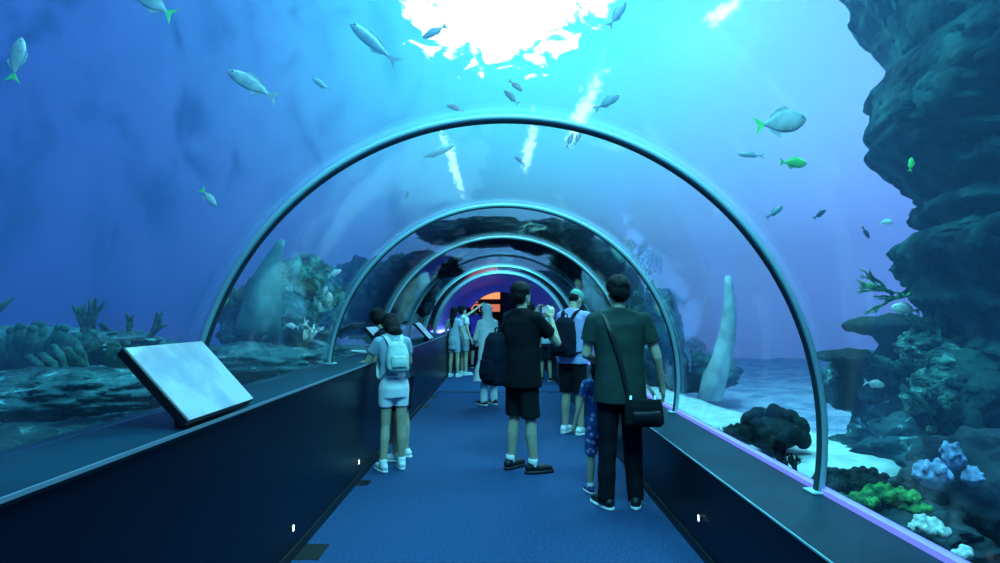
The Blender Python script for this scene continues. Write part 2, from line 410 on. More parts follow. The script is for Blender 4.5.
# violet-lit end section of the tunnel
bm = bmesh.new(); arc_shell(bm, TR-.02, TR+.06, 14.6, Y1)
tag(obj('ceiling', bm, M['liner']), kind='structure')
for x, z in ((-1.50, ZL+.03), (1.52, ZR+.06)):
    bm = bmesh.new(); tube(bm, [(x, 14.8, z), (x, 20.4, z)], .022, 10)
    o = obj('violet_light_tube', bm, M['led_violet'])
    tag(o, 'violet light tube along the %s ledge at the far end of the tunnel' % ('left' if x < 0 else 'right'), 'light tube', 'violet light tubes at the tunnel end')
# hall beyond the tunnel
bm = bmesh.new()
n = 48; R2 = 7
inner = []; outer_ = []
for i in range(n+1):
    a = A0+(A1-A0)*i/n
    inner.append(bm.verts.new((TX+1.30*math.cos(a), Y1, TZ-.05+1.42*math.sin(a))))
    outer_.append(bm.verts.new((TX+2.1*math.cos(a), Y1, TZ+2.1*math.sin(a))))
for i in range(n): bm.faces.new((inner[i], inner[i+1], outer_[i+1], outer_[i]))
g = bmesh.ops.extrude_face_region(bm, geom=list(bm.faces)); 
for v in g['geom']:
    if isinstance(v, bmesh.types.BMVert): v.co.y += .15
tag(obj('wall_end', bm, M['liner'], smooth=False), kind='structure')
slab('wall_back', (-2.6, 27, 0), (2.6, 27.2, 3), M['navy'])
slab('wall_hall_left', (-2.6, Y1+.2, 0), (-2.5, 27, 3), M['navy'])
slab('wall_hall_right', (2.5, Y1+.2, 0), (2.6, 27, 3), M['navy'])
slab('ceiling_hall', (-2.6, Y1+.2, 2.9), (2.6, 27, 3), M['navy'])
slab('trim_6', (.05, 21.4, 0), (1.5, 21.6, 2.45), M['black'])
M['warm'] = mat('backlit_orange', (.8, .4, .2), .5, emit=(1.0, .33, .12), estr=1.3)
M['warm2'] = mat('backlit_salmon', (.8, .4, .3), .5, emit=(.9, .24, .14), estr=.8)
e = empty('illuminated_sign', (-.75, 23.0, 2.0), 0, 'orange backlit shop display hanging beyond the end of the tunnel', 'sign')
for nm, lo, hi, m in (('display_panel', (-.05, 0, .06), (.75, .06, .52), 'warm'), ('display_panel', (-.75, 0, -.1), (-.1, .06, .42), 'warm2'), ('display_panel', (-.7, .01, -.42), (.75, .07, -.14), 'warm2')):
    bm = bmesh.new(); box(bm, lo, hi); bevel(bm, .01, 1); obj(nm, bm, M[m], e, False)
bm = bmesh.new(); box(bm, (-.8, .03, -.04), (.8, .1, .02)); box(bm, (-.09, .03, -.4), (-.05, .1, .6)); box(bm, (-.8, .05, .55), (.8, .1, .62))
for x in (-.7, .7): box(bm, (x-.01, .05, .6), (x+.01, .08, 1.4))
obj('sign_frame', bm, M['black'], e, False)

# ---------------------------------------------------------------- daylight patch on the water surface; glowing streaks imitating reflections
WZ = 5.3
def glint_mat(name, scale, th, col, strength, soft=.06, stretch=(1, 1, 1), edge=True):
    m = bpy.data.materials.new(name); m.use_nodes = True; nt = m.node_tree; nt.nodes.clear()
    o = N(nt, 'ShaderNodeOutputMaterial'); em = N(nt, 'ShaderNodeEmission'); tr = N(nt, 'ShaderNodeBsdfTransparent')
    em.inputs[0].default_value = (*col, 1); em.inputs[1].default_value = strength
    t = N(nt, 'ShaderNodeTexCoord'); mp = N(nt, 'ShaderNodeMapping'); mp.inputs['Scale'].default_value = stretch
    nz = N(nt, 'ShaderNodeTexNoise'); nz.inputs['Scale'].default_value = scale; nz.inputs['Detail'].default_value = 5; nz.inputs['Distortion'].default_value = .8
    nt.links.new(t.outputs['Object'], mp.inputs[0]); nt.links.new(mp.outputs[0], nz.inputs['Vector'])
    # fades out toward the rim of the patch (object space radius 1)
    gr = N(nt, 'ShaderNodeTexGradient'); gr.gradient_type = 'SPHERICAL'
    mp2 = N(nt, 'ShaderNodeMapping'); nt.links.new(t.outputs['Generated'], mp2.inputs[0])
    mp2.inputs['Location'].default_value = (-1, -1, 0); mp2.inputs['Scale'].default_value = (2, 2, 0)
    nt.links.new(mp2.outputs[0], gr.inputs[0])
    v = math_node(nt, 'ADD', nz.outputs[0], math_node(nt, 'MULTIPLY', gr.outputs['Fac'], .75))
    mr = N(nt, 'ShaderNodeMapRange'); mr.interpolation_type = 'SMOOTHSTEP'; mr.inputs[1].default_value = th; mr.inputs[2].default_value = th+soft
    nt.links.new(v, mr.inputs[0])
    mx = N(nt, 'ShaderNodeMixShader'); nt.links.new(mr.outputs[0], mx.inputs[0]); nt.links.new(tr.outputs[0], mx.inputs[1]); nt.links.new(em.outputs[0], mx.inputs[2])
    nt.links.new(mx.outputs[0], o.inputs[0]); return m
M['skypatch'] = glint_mat('sky_through_ripples', 2.4, .80, (.80, 1, 1), 3.2, .07, (1, .6, 1))
M['glitter'] = glint_mat('painted_glitter', 2.2, .76, (.45, 1, 1), 3.2, .40, (2.2, .9, 1))  # emission that paints streaks of reflected light
def patch(name, px, py, rx, ry, m, label, z=WZ, amp=.06, n=40, kind=None, cat='daylight'):
    c = on_ground(px, py, z) if False else None
    d = at(px, py, 1)-Vector((0, 0, CAMZ)); c = Vector((0, 0, CAMZ))+d*((z-CAMZ)/d.z)
    bm = bmesh.new(); g = [[None]*(n+1) for _ in range(n+1)]
    for i in range(n+1):
        for j in range(n+1):
            u, v = i/n*2-1, j/n*2-1
            x, y = u*rx, v*ry
            g[i][j] = bm.verts.new((x, y, amp*noise.noise(Vector((x*1.7, y*1.7, px*.01)))))
    for i in range(n):
        for j in range(n): bm.faces.new((g[i][j], g[i+1][j], g[i+1][j+1], g[i][j+1]))
    o = obj(name, bm, m); o.location = c
    tag(o, label, cat, kind=kind); return o
patch('water_surface', 500, 10, 2.0, 2.9, M['skypatch'], 'large dazzling white patch of sky on the rippled water surface overhead', cat='water surface')
patch('painted_glint', 455, 170, .26, 6.5, M['glitter'], 'left glowing streak imitating reflected glitter above the second rib', cat='painted glint')  # glowing strips imitate light streaks reflected on the acrylic
patch('painted_glint', 529, 150, .28, 4.2, M['glitter'], 'middle glowing streak imitating reflected glitter above the second rib', cat='painted glint')
patch('painted_glint', 582, 115, .36, 3.8, M['glitter'], 'right glowing streak imitating reflected glitter, crossed by the largest rib', cat='painted glint')
patch('painted_glint', 722, 14, .30, .75, M['glitter'], 'isolated glowing patch imitating a lamp seen through the water, upper right', cat='painted glint')  # glowing patch imitates a lamp seen through the water

# ---------------------------------------------------------------- fittings
def info_panel(y0, y1, xa, za, xb, zb, label):
    """tilted lit board: low edge (xa,za) toward the walkway, high edge (xb,zb) toward the glass"""
    e = empty('information_panel', ((xa+xb)/2, (y0+y1)/2, ZL), 0, label, 'information panel', 'tilted information panels on the left ledge')
    L = Vector((xb-xa, 0, zb-za)); d = L.length; u = L.normalized(); nn = Vector((-u.z, 0, u.x))*-1
    if nn.z < 0: nn = -nn
    B = Matrix((( u.x, 0, nn.x, xa-e.location.x), (0, 1, 0, y0-e.location.y), (u.z, 0, nn.z, za-e.location.z), (0, 0, 0, 1)))
    w = y1-y0
    bm = bmesh.new(); box(bm, (0, 0, -.045), (d, w, -.004), B); bevel(bm, .004, 1); obj('frame', bm, M['black'], e, False)
    bm = bmesh.new(); box(bm, (.006, .006, -.004), (d-.006, w-.006, 0), B); obj('lit_face', bm, M['screen'], e, False)
    bm = bmesh.new(); x = (xa*.72+xb*.28)-e.location.x
    h = (za*.72+zb*.28)-ZL-.05
    box(bm, (x-.05, -w*.32, 0), (x+.03, w*.32, max(h, .02))); bevel(bm, .006, 1); obj('bracket', bm, M['black'], e, False)
    return e
m = mat('lit_screen', (.06, .12, .14), .15, spec=.4); M['screen'] = m
nt = m.node_tree; b = nt.nodes['Principled BSDF']; t = nt.nodes.new('ShaderNodeTexCoord'); nz = nt.nodes.new('ShaderNodeTexNoise')
nz.inputs['Scale'].default_value = 5; nz.inputs['Detail'].default_value = 3; nt.links.new(t.outputs['Object'], nz.inputs['Vector'])
r = ramp(nt, nz.outputs[0], [(.38, (.12, .42, .74)), (.5, (.16, .54, .84)), (.6, (.20, .72, .98))]); nt.links.new(r, b.inputs['Emission Color']); b.inputs['Emission Strength'].default_value = .72
info_panel(2.38, 3.00, -1.215, 1.035, -1.485, 1.325, 'large lit information panel tilted on the left ledge, nearest the camera')
info_panel(6.55, 7.1, -1.20, 1.04, -1.46, 1.32, 'lit information panel the leaning visitors are reading')
info_panel(10.3, 10.9, -1.20, 1.04, -1.46, 1.32, 'farther small information panel beyond the leaning visitors')

for px, py, sd, lb in ((292, 528, -1, 'nearest small recessed light on the face of the left wall'), (358, 462, -1, 'small recessed light on the left wall beside the backpack girl'),
                       (386, 433, -1, 'farthest small recessed light, low on the left wall'), (700, 518, 1, 'small recessed light on the face of the right wall')):
    X = XL if sd < 0 else XR
    d = at(px, py, 1)-Vector((0, 0, CAMZ)); p = Vector((0, 0, CAMZ))+d*(X/d.x)
    e = empty('wall_light', p, 0, lb, 'wall light', 'small recessed lights low in the walls')
    bm = bmesh.new(); tube(bm, [(0, 0, 0), (-sd*.008, 0, 0)], .022, 20); o = obj('bezel', bm, M['black'], e)
    bm = bmesh.new(); box(bm, (-sd*.009-.002, -.006, -.018), (-sd*.009+.002, .006, .018)); bevel(bm, .001, 1); obj('lens', bm, M['glint'], e, False)
for px, py, w_, l_, lb in ((300, 552, .15, .24, 'dark floor rectangle against the left wall nearest the camera'), (367, 483, .10, .16, 'dark floor rectangle by the feet of the backpack girl'),
                      (418, 406, .12, .30, 'dark floor rectangle beyond the backpack girl'), (427, 397, .12, .30, 'farthest dark floor rectangle along the left wall')):
    p = on_ground(px, py); e = empty('floor_rectangle', (XL+.014+w_/2, p.y, 0), 0, lb, 'floor hatch', 'dark floor rectangles along the left wall')
    bm = bmesh.new(); box(bm, (-w_/2, -l_/2, 0), (w_/2, l_/2, .003)); obj('dark_plate', bm, M['black'], e, False)  # thin dark rectangle lying on the floor

# ---------------------------------------------------------------- tank: sea bed, sand shelf, reef
def terrain(name, x0, x1, y0, y1, fn, m, nx, ny):
    bm = bmesh.new(); g = []
    for i in range(nx+1):
        row = []
        for j in range(ny+1):
            x = x0+(x1-x0)*i/nx; y = y0+(y1-y0)*(j/ny)**1.4; row.append(bm.verts.new((x, y, fn(x, y))))
        g.append(row)
    for i in range(nx):
        for j in range(ny): bm.faces.new((g[i][j], g[i+1][j], g[i+1][j+1], g[i][j+1]))
    o = obj(name, bm, m); o['kind'] = 'structure'; return o
def zl(x, y):
    d = -x-1.7; return .30+.10*fbm(Vector((x*.6, y*.6, 3)))*2+.25*ridged(Vector((x*.9, y*.9, 1)))*min(1, d+.1) - .04*max(0, d-3) - .03*y
def zr(x, y): return -.05+.05*fbm(Vector((x*1.1, y*.5, 9)))+.02*math.sin(y*4+3*noise.noise(Vector((x, y*.4, 0))))-.01*y
terrain('seabed_left', -1.70, -16, -2, 30, zl, M['rock'], 110, 130)
terrain('seabed_right', 1.76, 18, -2, 24, zr, M['sand_far'], 120, 160)
# bright raised sand shelf beside the right ledge
edge = [(1.85, 4.0), (2.4, 4.0), (2.85, 4.25), (3.02, 4.7), (2.85, 5.2), (2.62, 6.0), (2.45, 7.0), (2.28, 8.3), (2.1, 8.9), (1.74, 9.2), (1.74, 4.1)]
bm = bmesh.new(); rows = []
cx_, cy_ = 2.1, 5.8
for k, (sc_, z) in enumerate(((1.10, -.15), (1.04, .22), (1.0, .37), (.95, .43), (.6, .45), (.25, .455))):
    pts = []
    nE = len(edge)
    for i in range(nE):
        for t in (0, .25, .5, .75):
            p0, p1, p2, p3 = [edge[(i+q) % nE] for q in (-1, 0, 1, 2)]
            f = lambda a, b, c, d: .5*((2*b)+(-a+c)*t+(2*a-5*b+4*c-d)*t*t+(-a+3*b-3*c+d)*t**3)
            x, y = f(p0[0], p1[0], p2[0], p3[0]), f(p0[1], p1[1], p2[1], p3[1])
            X = max(1.74, cx_+(x-cx_)*sc_); Y = cy_+(y-cy_)*sc_
            pts.append(bm.verts.new((X, Y, z+.02*noise.noise(Vector((X*2, Y*2, 0))))))
    rows.append(pts)
for a, b in zip(rows, rows[1:]):
    for k in range(len(a)): bm.faces.new((a[k], a[(k+1) % len(a)], b[(k+1) % len(a)], b[k]))
bm.faces.new(rows[-1])
tag(obj('sand_shelf', bm, M['sand']), 'pale sandy shelf raised beside the right ledge', 'sand', kind='stuff')

# craggy cliff at the right, overhanging at the top
prof = [(-140, 800), (-60, 822), (0, 845), (30, 858), (60, 880), (86, 895), (96, 876), (110, 868), (135, 866), (160, 870), (172, 880), (184, 900), (195, 905), (210, 924), (216, 912), (224, 912), (232, 926), (238, 922), (243, 897),
        (254, 888), (268, 890), (285, 903), (300, 910), (316, 922), (335, 926), (350, 914), (368, 906), (400, 904), (430, 912), (470, 918), (520, 925), (600, 930)]
DY = 5.0
bm = bmesh.new(); rows = []
nz_, na = 300, 220
for i in range(nz_+1):
    py = -140+(740)*i/nz_
    for (a, b) in zip(prof, prof[1:]):
        if a[0] <= py <= b[0]: t = (py-a[0])/(b[0]-a[0]); px = a[1]+(b[1]-a[1])*t; break
    e = at(px, py, DY); R = 2.3 + .25*math.sin(e.z*1.3)
    ray = Vector((e.x, e.y, 0)).normalized(); perp = Vector((ray.y, -ray.x, 0)); cc = Vector((e.x, e.y, 0))+perp*R
    row = []
    for j in range(na+1):
        a = PI*2*j/na
        d = -perp*math.cos(a) - ray*math.sin(a)     # a = 0 is the edge seen against the open water
        q = Vector((d.x*2.3, d.y*2.3, e.z*1.1))
        k = .42*ridged(q*.75+Vector((3, 1, 7)), 4)-.24 + .12*ridged(q*2.3, 4)-.05 + .06*ridged(q*6.5, 3)-.02 + .02*fbm(q*13, 3)
        w = 1-math.exp(-((min(a, 2*PI-a))/.45)**2)
        k = min(k, .0)*w + (1-w)*(.03*fbm(Vector((0, a*2, e.z*7))) +.02*ridged(Vector((4, a*3, e.z*5)), 4)- .012)
        row.append(bm.verts.new(Vector((cc.x, cc.y, e.z)) + d*R*(1+k)))
    rows.append(row)
for a, b in zip(rows, rows[1:]):
    for k in range(na): bm.faces.new((a[k], a[k+1], b[k+1], b[k]))
bmesh.ops.remove_doubles(bm, verts=bm.verts, dist=.0005)
M['cliff'] = mat('cliff_rock', (.014, .06, .06), .95, spec=.05, color2=(.002, .008, .014), noise_scale=3.0, bump=1.0, bump_scale=4)
M['cliff'].node_tree.nodes['Bump'].inputs['Distance'].default_value = .12; lumpy(M['cliff'], 2.6, .25)
tag(obj('rock_cliff', bm, M['cliff']), 'huge craggy dark rock cliff overhanging at the right', 'rock')

rk = [  # name px py Y  rx ry rz mat seed label
 (1010, 395, 4.2, .75, .6, .42, 'reef', 2, 'encrusted green boulder bulging from the foot of the right cliff'),
 (955, 350, 4.5, .38, .4, .22, 'reef', 3, 'small encrusted boulder under the overhang of the right cliff'),
 (872, 385, 6.3, .55, .5, .36, 'rock', 4, 'dark rounded boulder beneath the table corals'),
 (905, 436, 5.9, .5, .5, .45, 'rock', 5, 'dark boulder right of the largest rib, behind the pale sand'),
 (925, 470, 4.6, .7, .6, .42, 'rock', 6, 'wide dark boulder at the foot of the right cliff'),
 (1010, 500, 3.4, .55, .6, .40, 'rock_dark', 7, 'near dark boulder at the lower right corner'),
 (905, 528, 3.3, .40, .40, .16, 'rock_dark', 8, 'low dark stone under the green corals'),
 (650, 335, 9.6, .55, .8, .85, 'rock', 9, 'blue-hazed reef mound behind the man in the green shirt'),
 (690, 372, 11.0, .9, .9, .38, 'rock', 10, 'low far reef mound right of the second rib'),
 (20, 345, 6.5, 1.5, 1.0, .22, 'rock', 11, 'long low rock at the left edge'),
 (95, 352, 6.8, 1.0, .8, .25, 'rock', 12, 'low mossy rock behind the large information panel'),
 (60, 392, 4.3, .9, .7, .18, 'rock', 13, 'flat rock in front of the left reef'),
 (268, 322, 8.5, .70, .7, .62, 'rock', 14, 'tall reef mound seen through the left of the largest rib'),
 (302, 305, 9.5, .75, .8, .80, 'reef', 15, 'pale-mottled reef mound left of the second rib'),
 (240, 366, 6.5, 1.2, .8, .25, 'rock', 16, 'low boulder behind the right corner of the large information panel'),
 (365, 300, 12.5, .9, .9, .95, 'rock_dark', 17, 'dark reef mound behind the left of the second rib'),
 (412, 290, 14.0, .7, .9, .90, 'rock_dark', 18, 'dark far reef mound beside the third rib at the left'),
 (610, 300, 12.8, .75, .9, 1.0, 'rock_dark', 19, 'dark far reef mound beside the third rib at the right'),
 (325, 358, 9.0, .9, .9, .25, 'rock', 20, 'low stone behind the ledge left of the backpack girl'),
]
for px, py, Y, rx, ry, rz_, mm, sd, lb in rk:
    boulder('boulder', at(px, py, Y), (rx*.72, ry*.72, rz_*.72), M[mm], sd, .45, 5, 1.3, lb)
boulder('boulder', (2.75, 3.15, -.02), (.75, .55, .28), M['rock_dark'], 51, .4, 5, 1.5, 'low dark rock under the pale blue corals at the lower right')
boulder('boulder', (3.3, 1.8, -.10), (1.2, 1.0, .38), M['rock_dark'], 52, .4, 5, 1.5, 'broad dark rock in the lower right corner, nearest the camera')
boulder('boulder', (2.32, 2.65, .0), (.34, .65, .22), M['rock_dark'], 53, .4, 5, 1.5, 'dark stone under the white lumpy corals beside the violet strip')
# rocks bridging over the tunnel
for k, (a, y, r, lb) in enumerate(((100, 9.6, (.80, .8, .17), 'flat dark rock lying over the crown of the tunnel'), (68, 9.3, (.55, .9, .19), 'dark rock over the tunnel, right of the crown'),
        (132, 10.4, (.5, .9, .2), 'dark rock over the tunnel, left of the crown'), (45, 10.6, (.5, 1.0, .35), 'dark rock on the right shoulder of the tunnel'), (150, 11.2, (.5, .8, .5), 'dark rock on the left shoulder of the tunnel'))):
    t = math.radians(a); rr = TR+.5 if k > 2 else TR+.30
    boulder('boulder', (TX+rr*math.cos(t), y, TZ+rr*math.sin(t)), r, M['rock_dark'], 40+k, .4, 5, 1.3, lb)

# corals
def grow(bm, p, d, L, r, depth, rnd, spread=.6, n=6):
    q = p + d*L; mid = p.lerp(q, .5)+Vector([rnd.uniform(-1, 1) for _ in range(3)])*L*.08
    tube(bm, [p, mid, q], [r, r*.85, r*.7 if depth else r*.22], n)
    if depth == 0:
        return
    for _ in range(rnd.choice((2, 3))):
        nd = (d + Vector([rnd.uniform(-1, 1) for _ in range(3)])*spread).normalized()
        grow(bm, p.lerp(q, rnd.uniform(.55, 1)), nd, L*rnd.uniform(.6, .85), r*.72, depth-1, rnd, spread, n)
def staghorn(px, py, Y, size, mm, label, seed=0, depth=3, up=(0, 0, 1), stems=5, thick=.07, spread=.6, cat='coral', name='branching_coral', dz=0):
    rnd = random.Random(seed); bm = bmesh.new()
    for k in range(stems):
        d = (Vector(up)+Vector([rnd.uniform(-.6, .6) for _ in range(3)])).normalized()
        grow(bm, Vector((rnd.uniform(-.3, .3)*size, rnd.uniform(-.2, .2)*size, 0)), d, size*.42, size*thick, depth, rnd, spread)
    o = obj(name, bm, M[mm]); o.location = at(px, py, Y); return tag(o, label, cat)
def bushy(name, px, py, Y, size, mm, label, seed=0, lobes=26, flat=.7, lobe=.22):
    rnd = random.Random(seed); bm = bmesh.new()
    ell(bm, (0, 0, 0), (size*.8, size*.7, size*flat*.7))
    for k in range(lobes):
        a, b = rnd.uniform(0, 2*PI), rnd.uniform(-.2, 1); c = math.sqrt(max(0, 1-b*b))
        r = size*lobe*rnd.uniform(.6, 1.2)
        ell(bm, (math.cos(a)*c*size*.85, math.sin(a)*c*size*.8, b*size*flat*.85), (r, r, r*1.2), n=8)
    o = fuse(name, bm, M[mm], None, max(size/38, .008), 1, size*.03, 14/size*.3); o.location = at(px, py, Y); return tag(o, label, 'coral')
def finger(px, py, Y, size, mm, label, seed=0, count=16, rad=.10):
    rnd = random.Random(seed); bm = bmesh.new()
    for k in range(count):
        x, y = rnd.uniform(-1, 1)*size, rnd.uniform(-.6, .6)*size
        h = size*rnd.uniform(.3, .6); d = Vector((x*.5, y*.3, h))
        tube(bm, [(x*.7, y*.7, -.05), Vector((x*.7, y*.7, 0))+d*.6, Vector((x*.7, y*.7, 0))+d], [size*rad*1.1, size*rad, size*rad*.6], 8)
        ell(bm, Vector((x*.7, y*.7, 0))+d, (size*rad*.7,)*3, n=8)
    o = obj('finger_coral', bm, M[mm]); o.location = at(px, py, Y); return tag(o, label, 'coral')
# left reef
staghorn(-12, 334, 5.6, 1.1, 'coral_brown', 'dark coral with one long arm reaching right from the left edge', 1, 0, (1.3, 0, .75), 1, .045, .25)
staghorn(40, 356, 5.8, .95, 'coral_brown', 'dark forked coral leaning right, second from the left edge', 2, 1, (.6, 0, 1), 1, .055, .3)
staghorn(88, 352, 6.0, .62, 'coral_brown', 'dark forked coral standing upright left of the large information panel', 3, 2, (-.1, 0, 1), 2, .09, .35)
staghorn(138, 350, 6.6, .50, 'coral_brown', 'small dark coral rising behind the large information panel', 4, 2, (0, 0, 1), 3, .09, .4)
staghorn(8, 362, 5.5, .40, 'coral_brown', 'low dark coral in the left corner', 5, 2, (.7, 0, .5), 4, .09)
finger(30, 362, 4.8, .5, 'coral_teal', 'cluster of stubby finger coral on the left rocks', 6, 22)
finger(105, 375, 4.6, .4, 'coral_teal', 'cluster of finger coral left of the large information panel', 7, 20)
bushy('bushy_coral', 295, 290, 8.7, .32, 'coral_brown', 'rounded coral on the reef mound left of the second rib', 9)
bushy('bushy_coral', 250, 300, 7.9, .32, 'coral_brown', 'rounded coral just inside the largest rib at the left', 10)
staghorn(312, 340, 8.2, .35, 'coral_white', 'white branching coral left of the backpack girl', 11, 2, (0, 0, 1), 4, .09)
# right reef
bushy('bushy_coral', 772, 434, 4.5, .25, 'coral_dark', 'black bushy coral in front of the pale sand beside the largest rib', 12, 40)
bushy('bushy_coral', 736, 436, 4.9, .13, 'coral_dark', 'small black coral tuft left of the black bushy coral', 13, 22)
bushy('bushy_coral', 838, 486, 3.8, .15, 'coral_dark', 'black bushy coral just right of the largest rib', 14, 40, .6)
bushy('bushy_coral', 868, 484, 3.9, .14, 'coral_dark', 'smaller black bushy coral right of the largest rib', 15, 30, .6)
staghorn(783, 466, 3.75, .18, 'coral_dark', 'black branching coral standing before the pale sand', 16, 3, (0, 0, 1), 6, .06)
staghorn(800, 476, 3.6, .14, 'coral_dark', 'small black branching coral at the foot of the largest rib', 17, 3, (0, 0, 1), 5, .06)
staghorn(725, 436, 5.2, .12, 'coral_dark', 'tiny black sprig of coral on the pale sand', 18, 2, (0, 0, 1), 4, .05)
for q, (px, py, Y, s, lb) in enumerate(((892, 496, 3.3, .15, 'bright green coral ridge on the near right reef'), (858, 502, 3.25, .12, 'smaller green coral ridge beside the violet strip'), (915, 508, 3.2, .09, 'green coral tuft right of the green coral ridges'))):
    bushy('green_coral', px, py, Y, s, 'coral_green', lb, 30+q, 44, .35, .12)
bushy('bushy_coral', 926, 528, 2.9, .075, 'coral_white', 'white lumpy coral near the violet strip', 20, 46, .8, .19)
bushy('bushy_coral', 964, 555, 2.7, .045, 'coral_white', 'small white lumpy coral at the lower right', 21, 20, .8, .28)
bushy('bushy_coral', 943, 534, 2.85, .04, 'coral_white', 'tiny white coral knob beside the white lumpy coral', 22, 12, .8, .28)
bushy('bushy_coral', 932, 476, 2.95, .085, 'coral_blue', 'pale blue coral clump at the foot of the right cliff', 23, 26, 1.0, .2)
bushy('bushy_coral', 953, 458, 3.0, .06, 'coral_blue', 'upright pale blue coral peak above the blue clump', 24, 22, 1.6, .2)
bushy('bushy_coral', 974, 478, 2.95, .055, 'coral_blue', 'rightmost pale blue coral clump', 25, 22, 1.1, .2)
bushy('bushy_coral', 925, 285, 4.7, .16, 'coral_teal', 'teal coral growth on the nose of the cliff above the feathery coral', 26, 26, .8)
finger(950, 330, 4.4, .22, 'coral_teal', 'stubby teal coral fingers under the cliff overhang', 27, 18)
finger(925, 375, 4.5, .26, 'coral_teal', 'stubby teal coral fingers on the right reef slope', 28, 22)
finger(975, 420, 3.9, .26, 'coral_teal', 'teal coral fingers on the lower right reef', 29, 22)
staghorn(900, 294, 4.55, .34, 'coral_green', 'feathery teal coral arm reaching left from the cliff', 41, 3, (-1.4, 0, .0), 5, .05, .28)
for q, (px, py, Y, rx, h, lb) in enumerate(((884, 326, 5.6, .36, .35, 'upper dark table coral left of the cliff'), (845, 357, 6.0, .32, .5, 'lower dark table coral beside the largest rib'))):
    e = empty('table_coral', at(px, py, Y), 0, lb, 'coral', 'dark table corals at the right')
    bm = bmesh.new(); ell(bm, (0, 0, 0), (rx, rx*.9, .09-.045*q)); ell(bm, (rx*.25, 0, .045), (rx*.5, rx*.5, .07-.03*q)); ell(bm, (-rx*.3, .05, .02), (rx*.5, rx*.5, .06-.02*q))
    fuse('plate', bm, M['coral_dark'], e, .012, 1, .02, 14)
    bm = bmesh.new(); loft(bm, [(0, 0, -h, rx*.4, rx*.4), (.02, 0, -h*.5, rx*.18, rx*.18), (0, 0, -.03, rx*.4, rx*.4)], 20); obj('stalk', bm, M['coral_dark'], e)
# pale sea fans and gorgonians behind the green-shirted man
def sea_fan(px, py, Y, w, h, mm, label, seed):
    rnd = random.Random(seed); bm = bmesh.new()
    def br(p, a, L, r, dep):
        q = p+Vector((math.sin(a)*L, rnd.uniform(-.02, .02), math.cos(a)*L)); tube(bm, [p, q], [r, r*.75], 5)
        if dep: 
            for da in (-.42, .1, .5): br(q, a+da*rnd.uniform(.7, 1.2), L*rnd.uniform(.62, .85), r*.72, dep-1)
    br(Vector((0, 0, 0)), 0, h*.22, .022, 5)
    for v in bm.verts: v.co.x *= w/h
    o = obj('sea_fan', bm, M[mm]); o.location = at(px, py, Y); return tag(o, label, 'coral')
sea_fan(645, 300, 9.0, .9, 1.05, 'coral_blue', 'large pale sea fan above the man in the green shirt', 1)
sea_fan(668, 330, 9.4, .8, .9, 'coral_blue', 'pale sea fan right of the second rib', 2)
sea_fan(632, 262, 9.2, .35, .5, 'coral_blue', 'small pale sea fan at the top of the right reef', 3)
sea_fan(690, 372, 9.8, .8, .75, 'coral_blue', 'low pale sea fan at the base of the right reef', 4)
bushy('green_coral', 657, 338, 9.05, .16, 'coral_green', 'small green coral clump on the reef beside the second rib', 44, 20, .5)
# tall pale solid standing in for a reflection on the acrylic
prof2 = [(400, 697, 722), (375, 703, 728), (358, 712, 731), (340, 717, 735), (320, 722, 736), (300, 724, 735), (285, 725, 732), (276, 726, 729)]
bm = bmesh.new(); rg = []
Yp = 8.6
for py, a, b in prof2:
    p, q = at(a, py, Yp), at(b, py, Yp); rg.append(((p.x+q.x)/2, Yp, p.z, (q.x-p.x)/2, .10+.05*(py-276)/120))
loft(bm, rg, 16)
M['spire'] = mat('pale_reflection', (.42, .55, .60), .9, spec=.1, noise_amt=.35, noise_scale=5, bump=.6, bump_scale=12)
tag(obj('reflection_spire', bm, M['spire']), 'tall thin pale spire imitating a reflection, beyond the sandy shelf', 'rock')
prof3 = [(335, 232, 282), (316, 238, 281), (300, 243, 281), (282, 249, 281), (262, 262, 282), (250, 272, 282), (240, 280, 284)]  # outline of a reflection on the acrylic, built as a solid
bm = bmesh.new(); rg = []
Yp = 6.9
for py, a, b in prof3:
    p, q = at(a, py, Yp), at(b, py, Yp); rg.append(((p.x+q.x)/2, Yp, p.z, max((q.x-p.x)/2, .02), .10))
loft(bm, rg, 16)
M['slab'] = mat('hazy_reflection', (.10, .25, .28), .9, spec=.1, noise_amt=.45, noise_scale=5, bump=.6, bump_scale=12)
tag(obj('reflection_slab', bm, M['slab']), 'tall triangular pale slab imitating a reflection inside the left of the largest rib', 'rock')

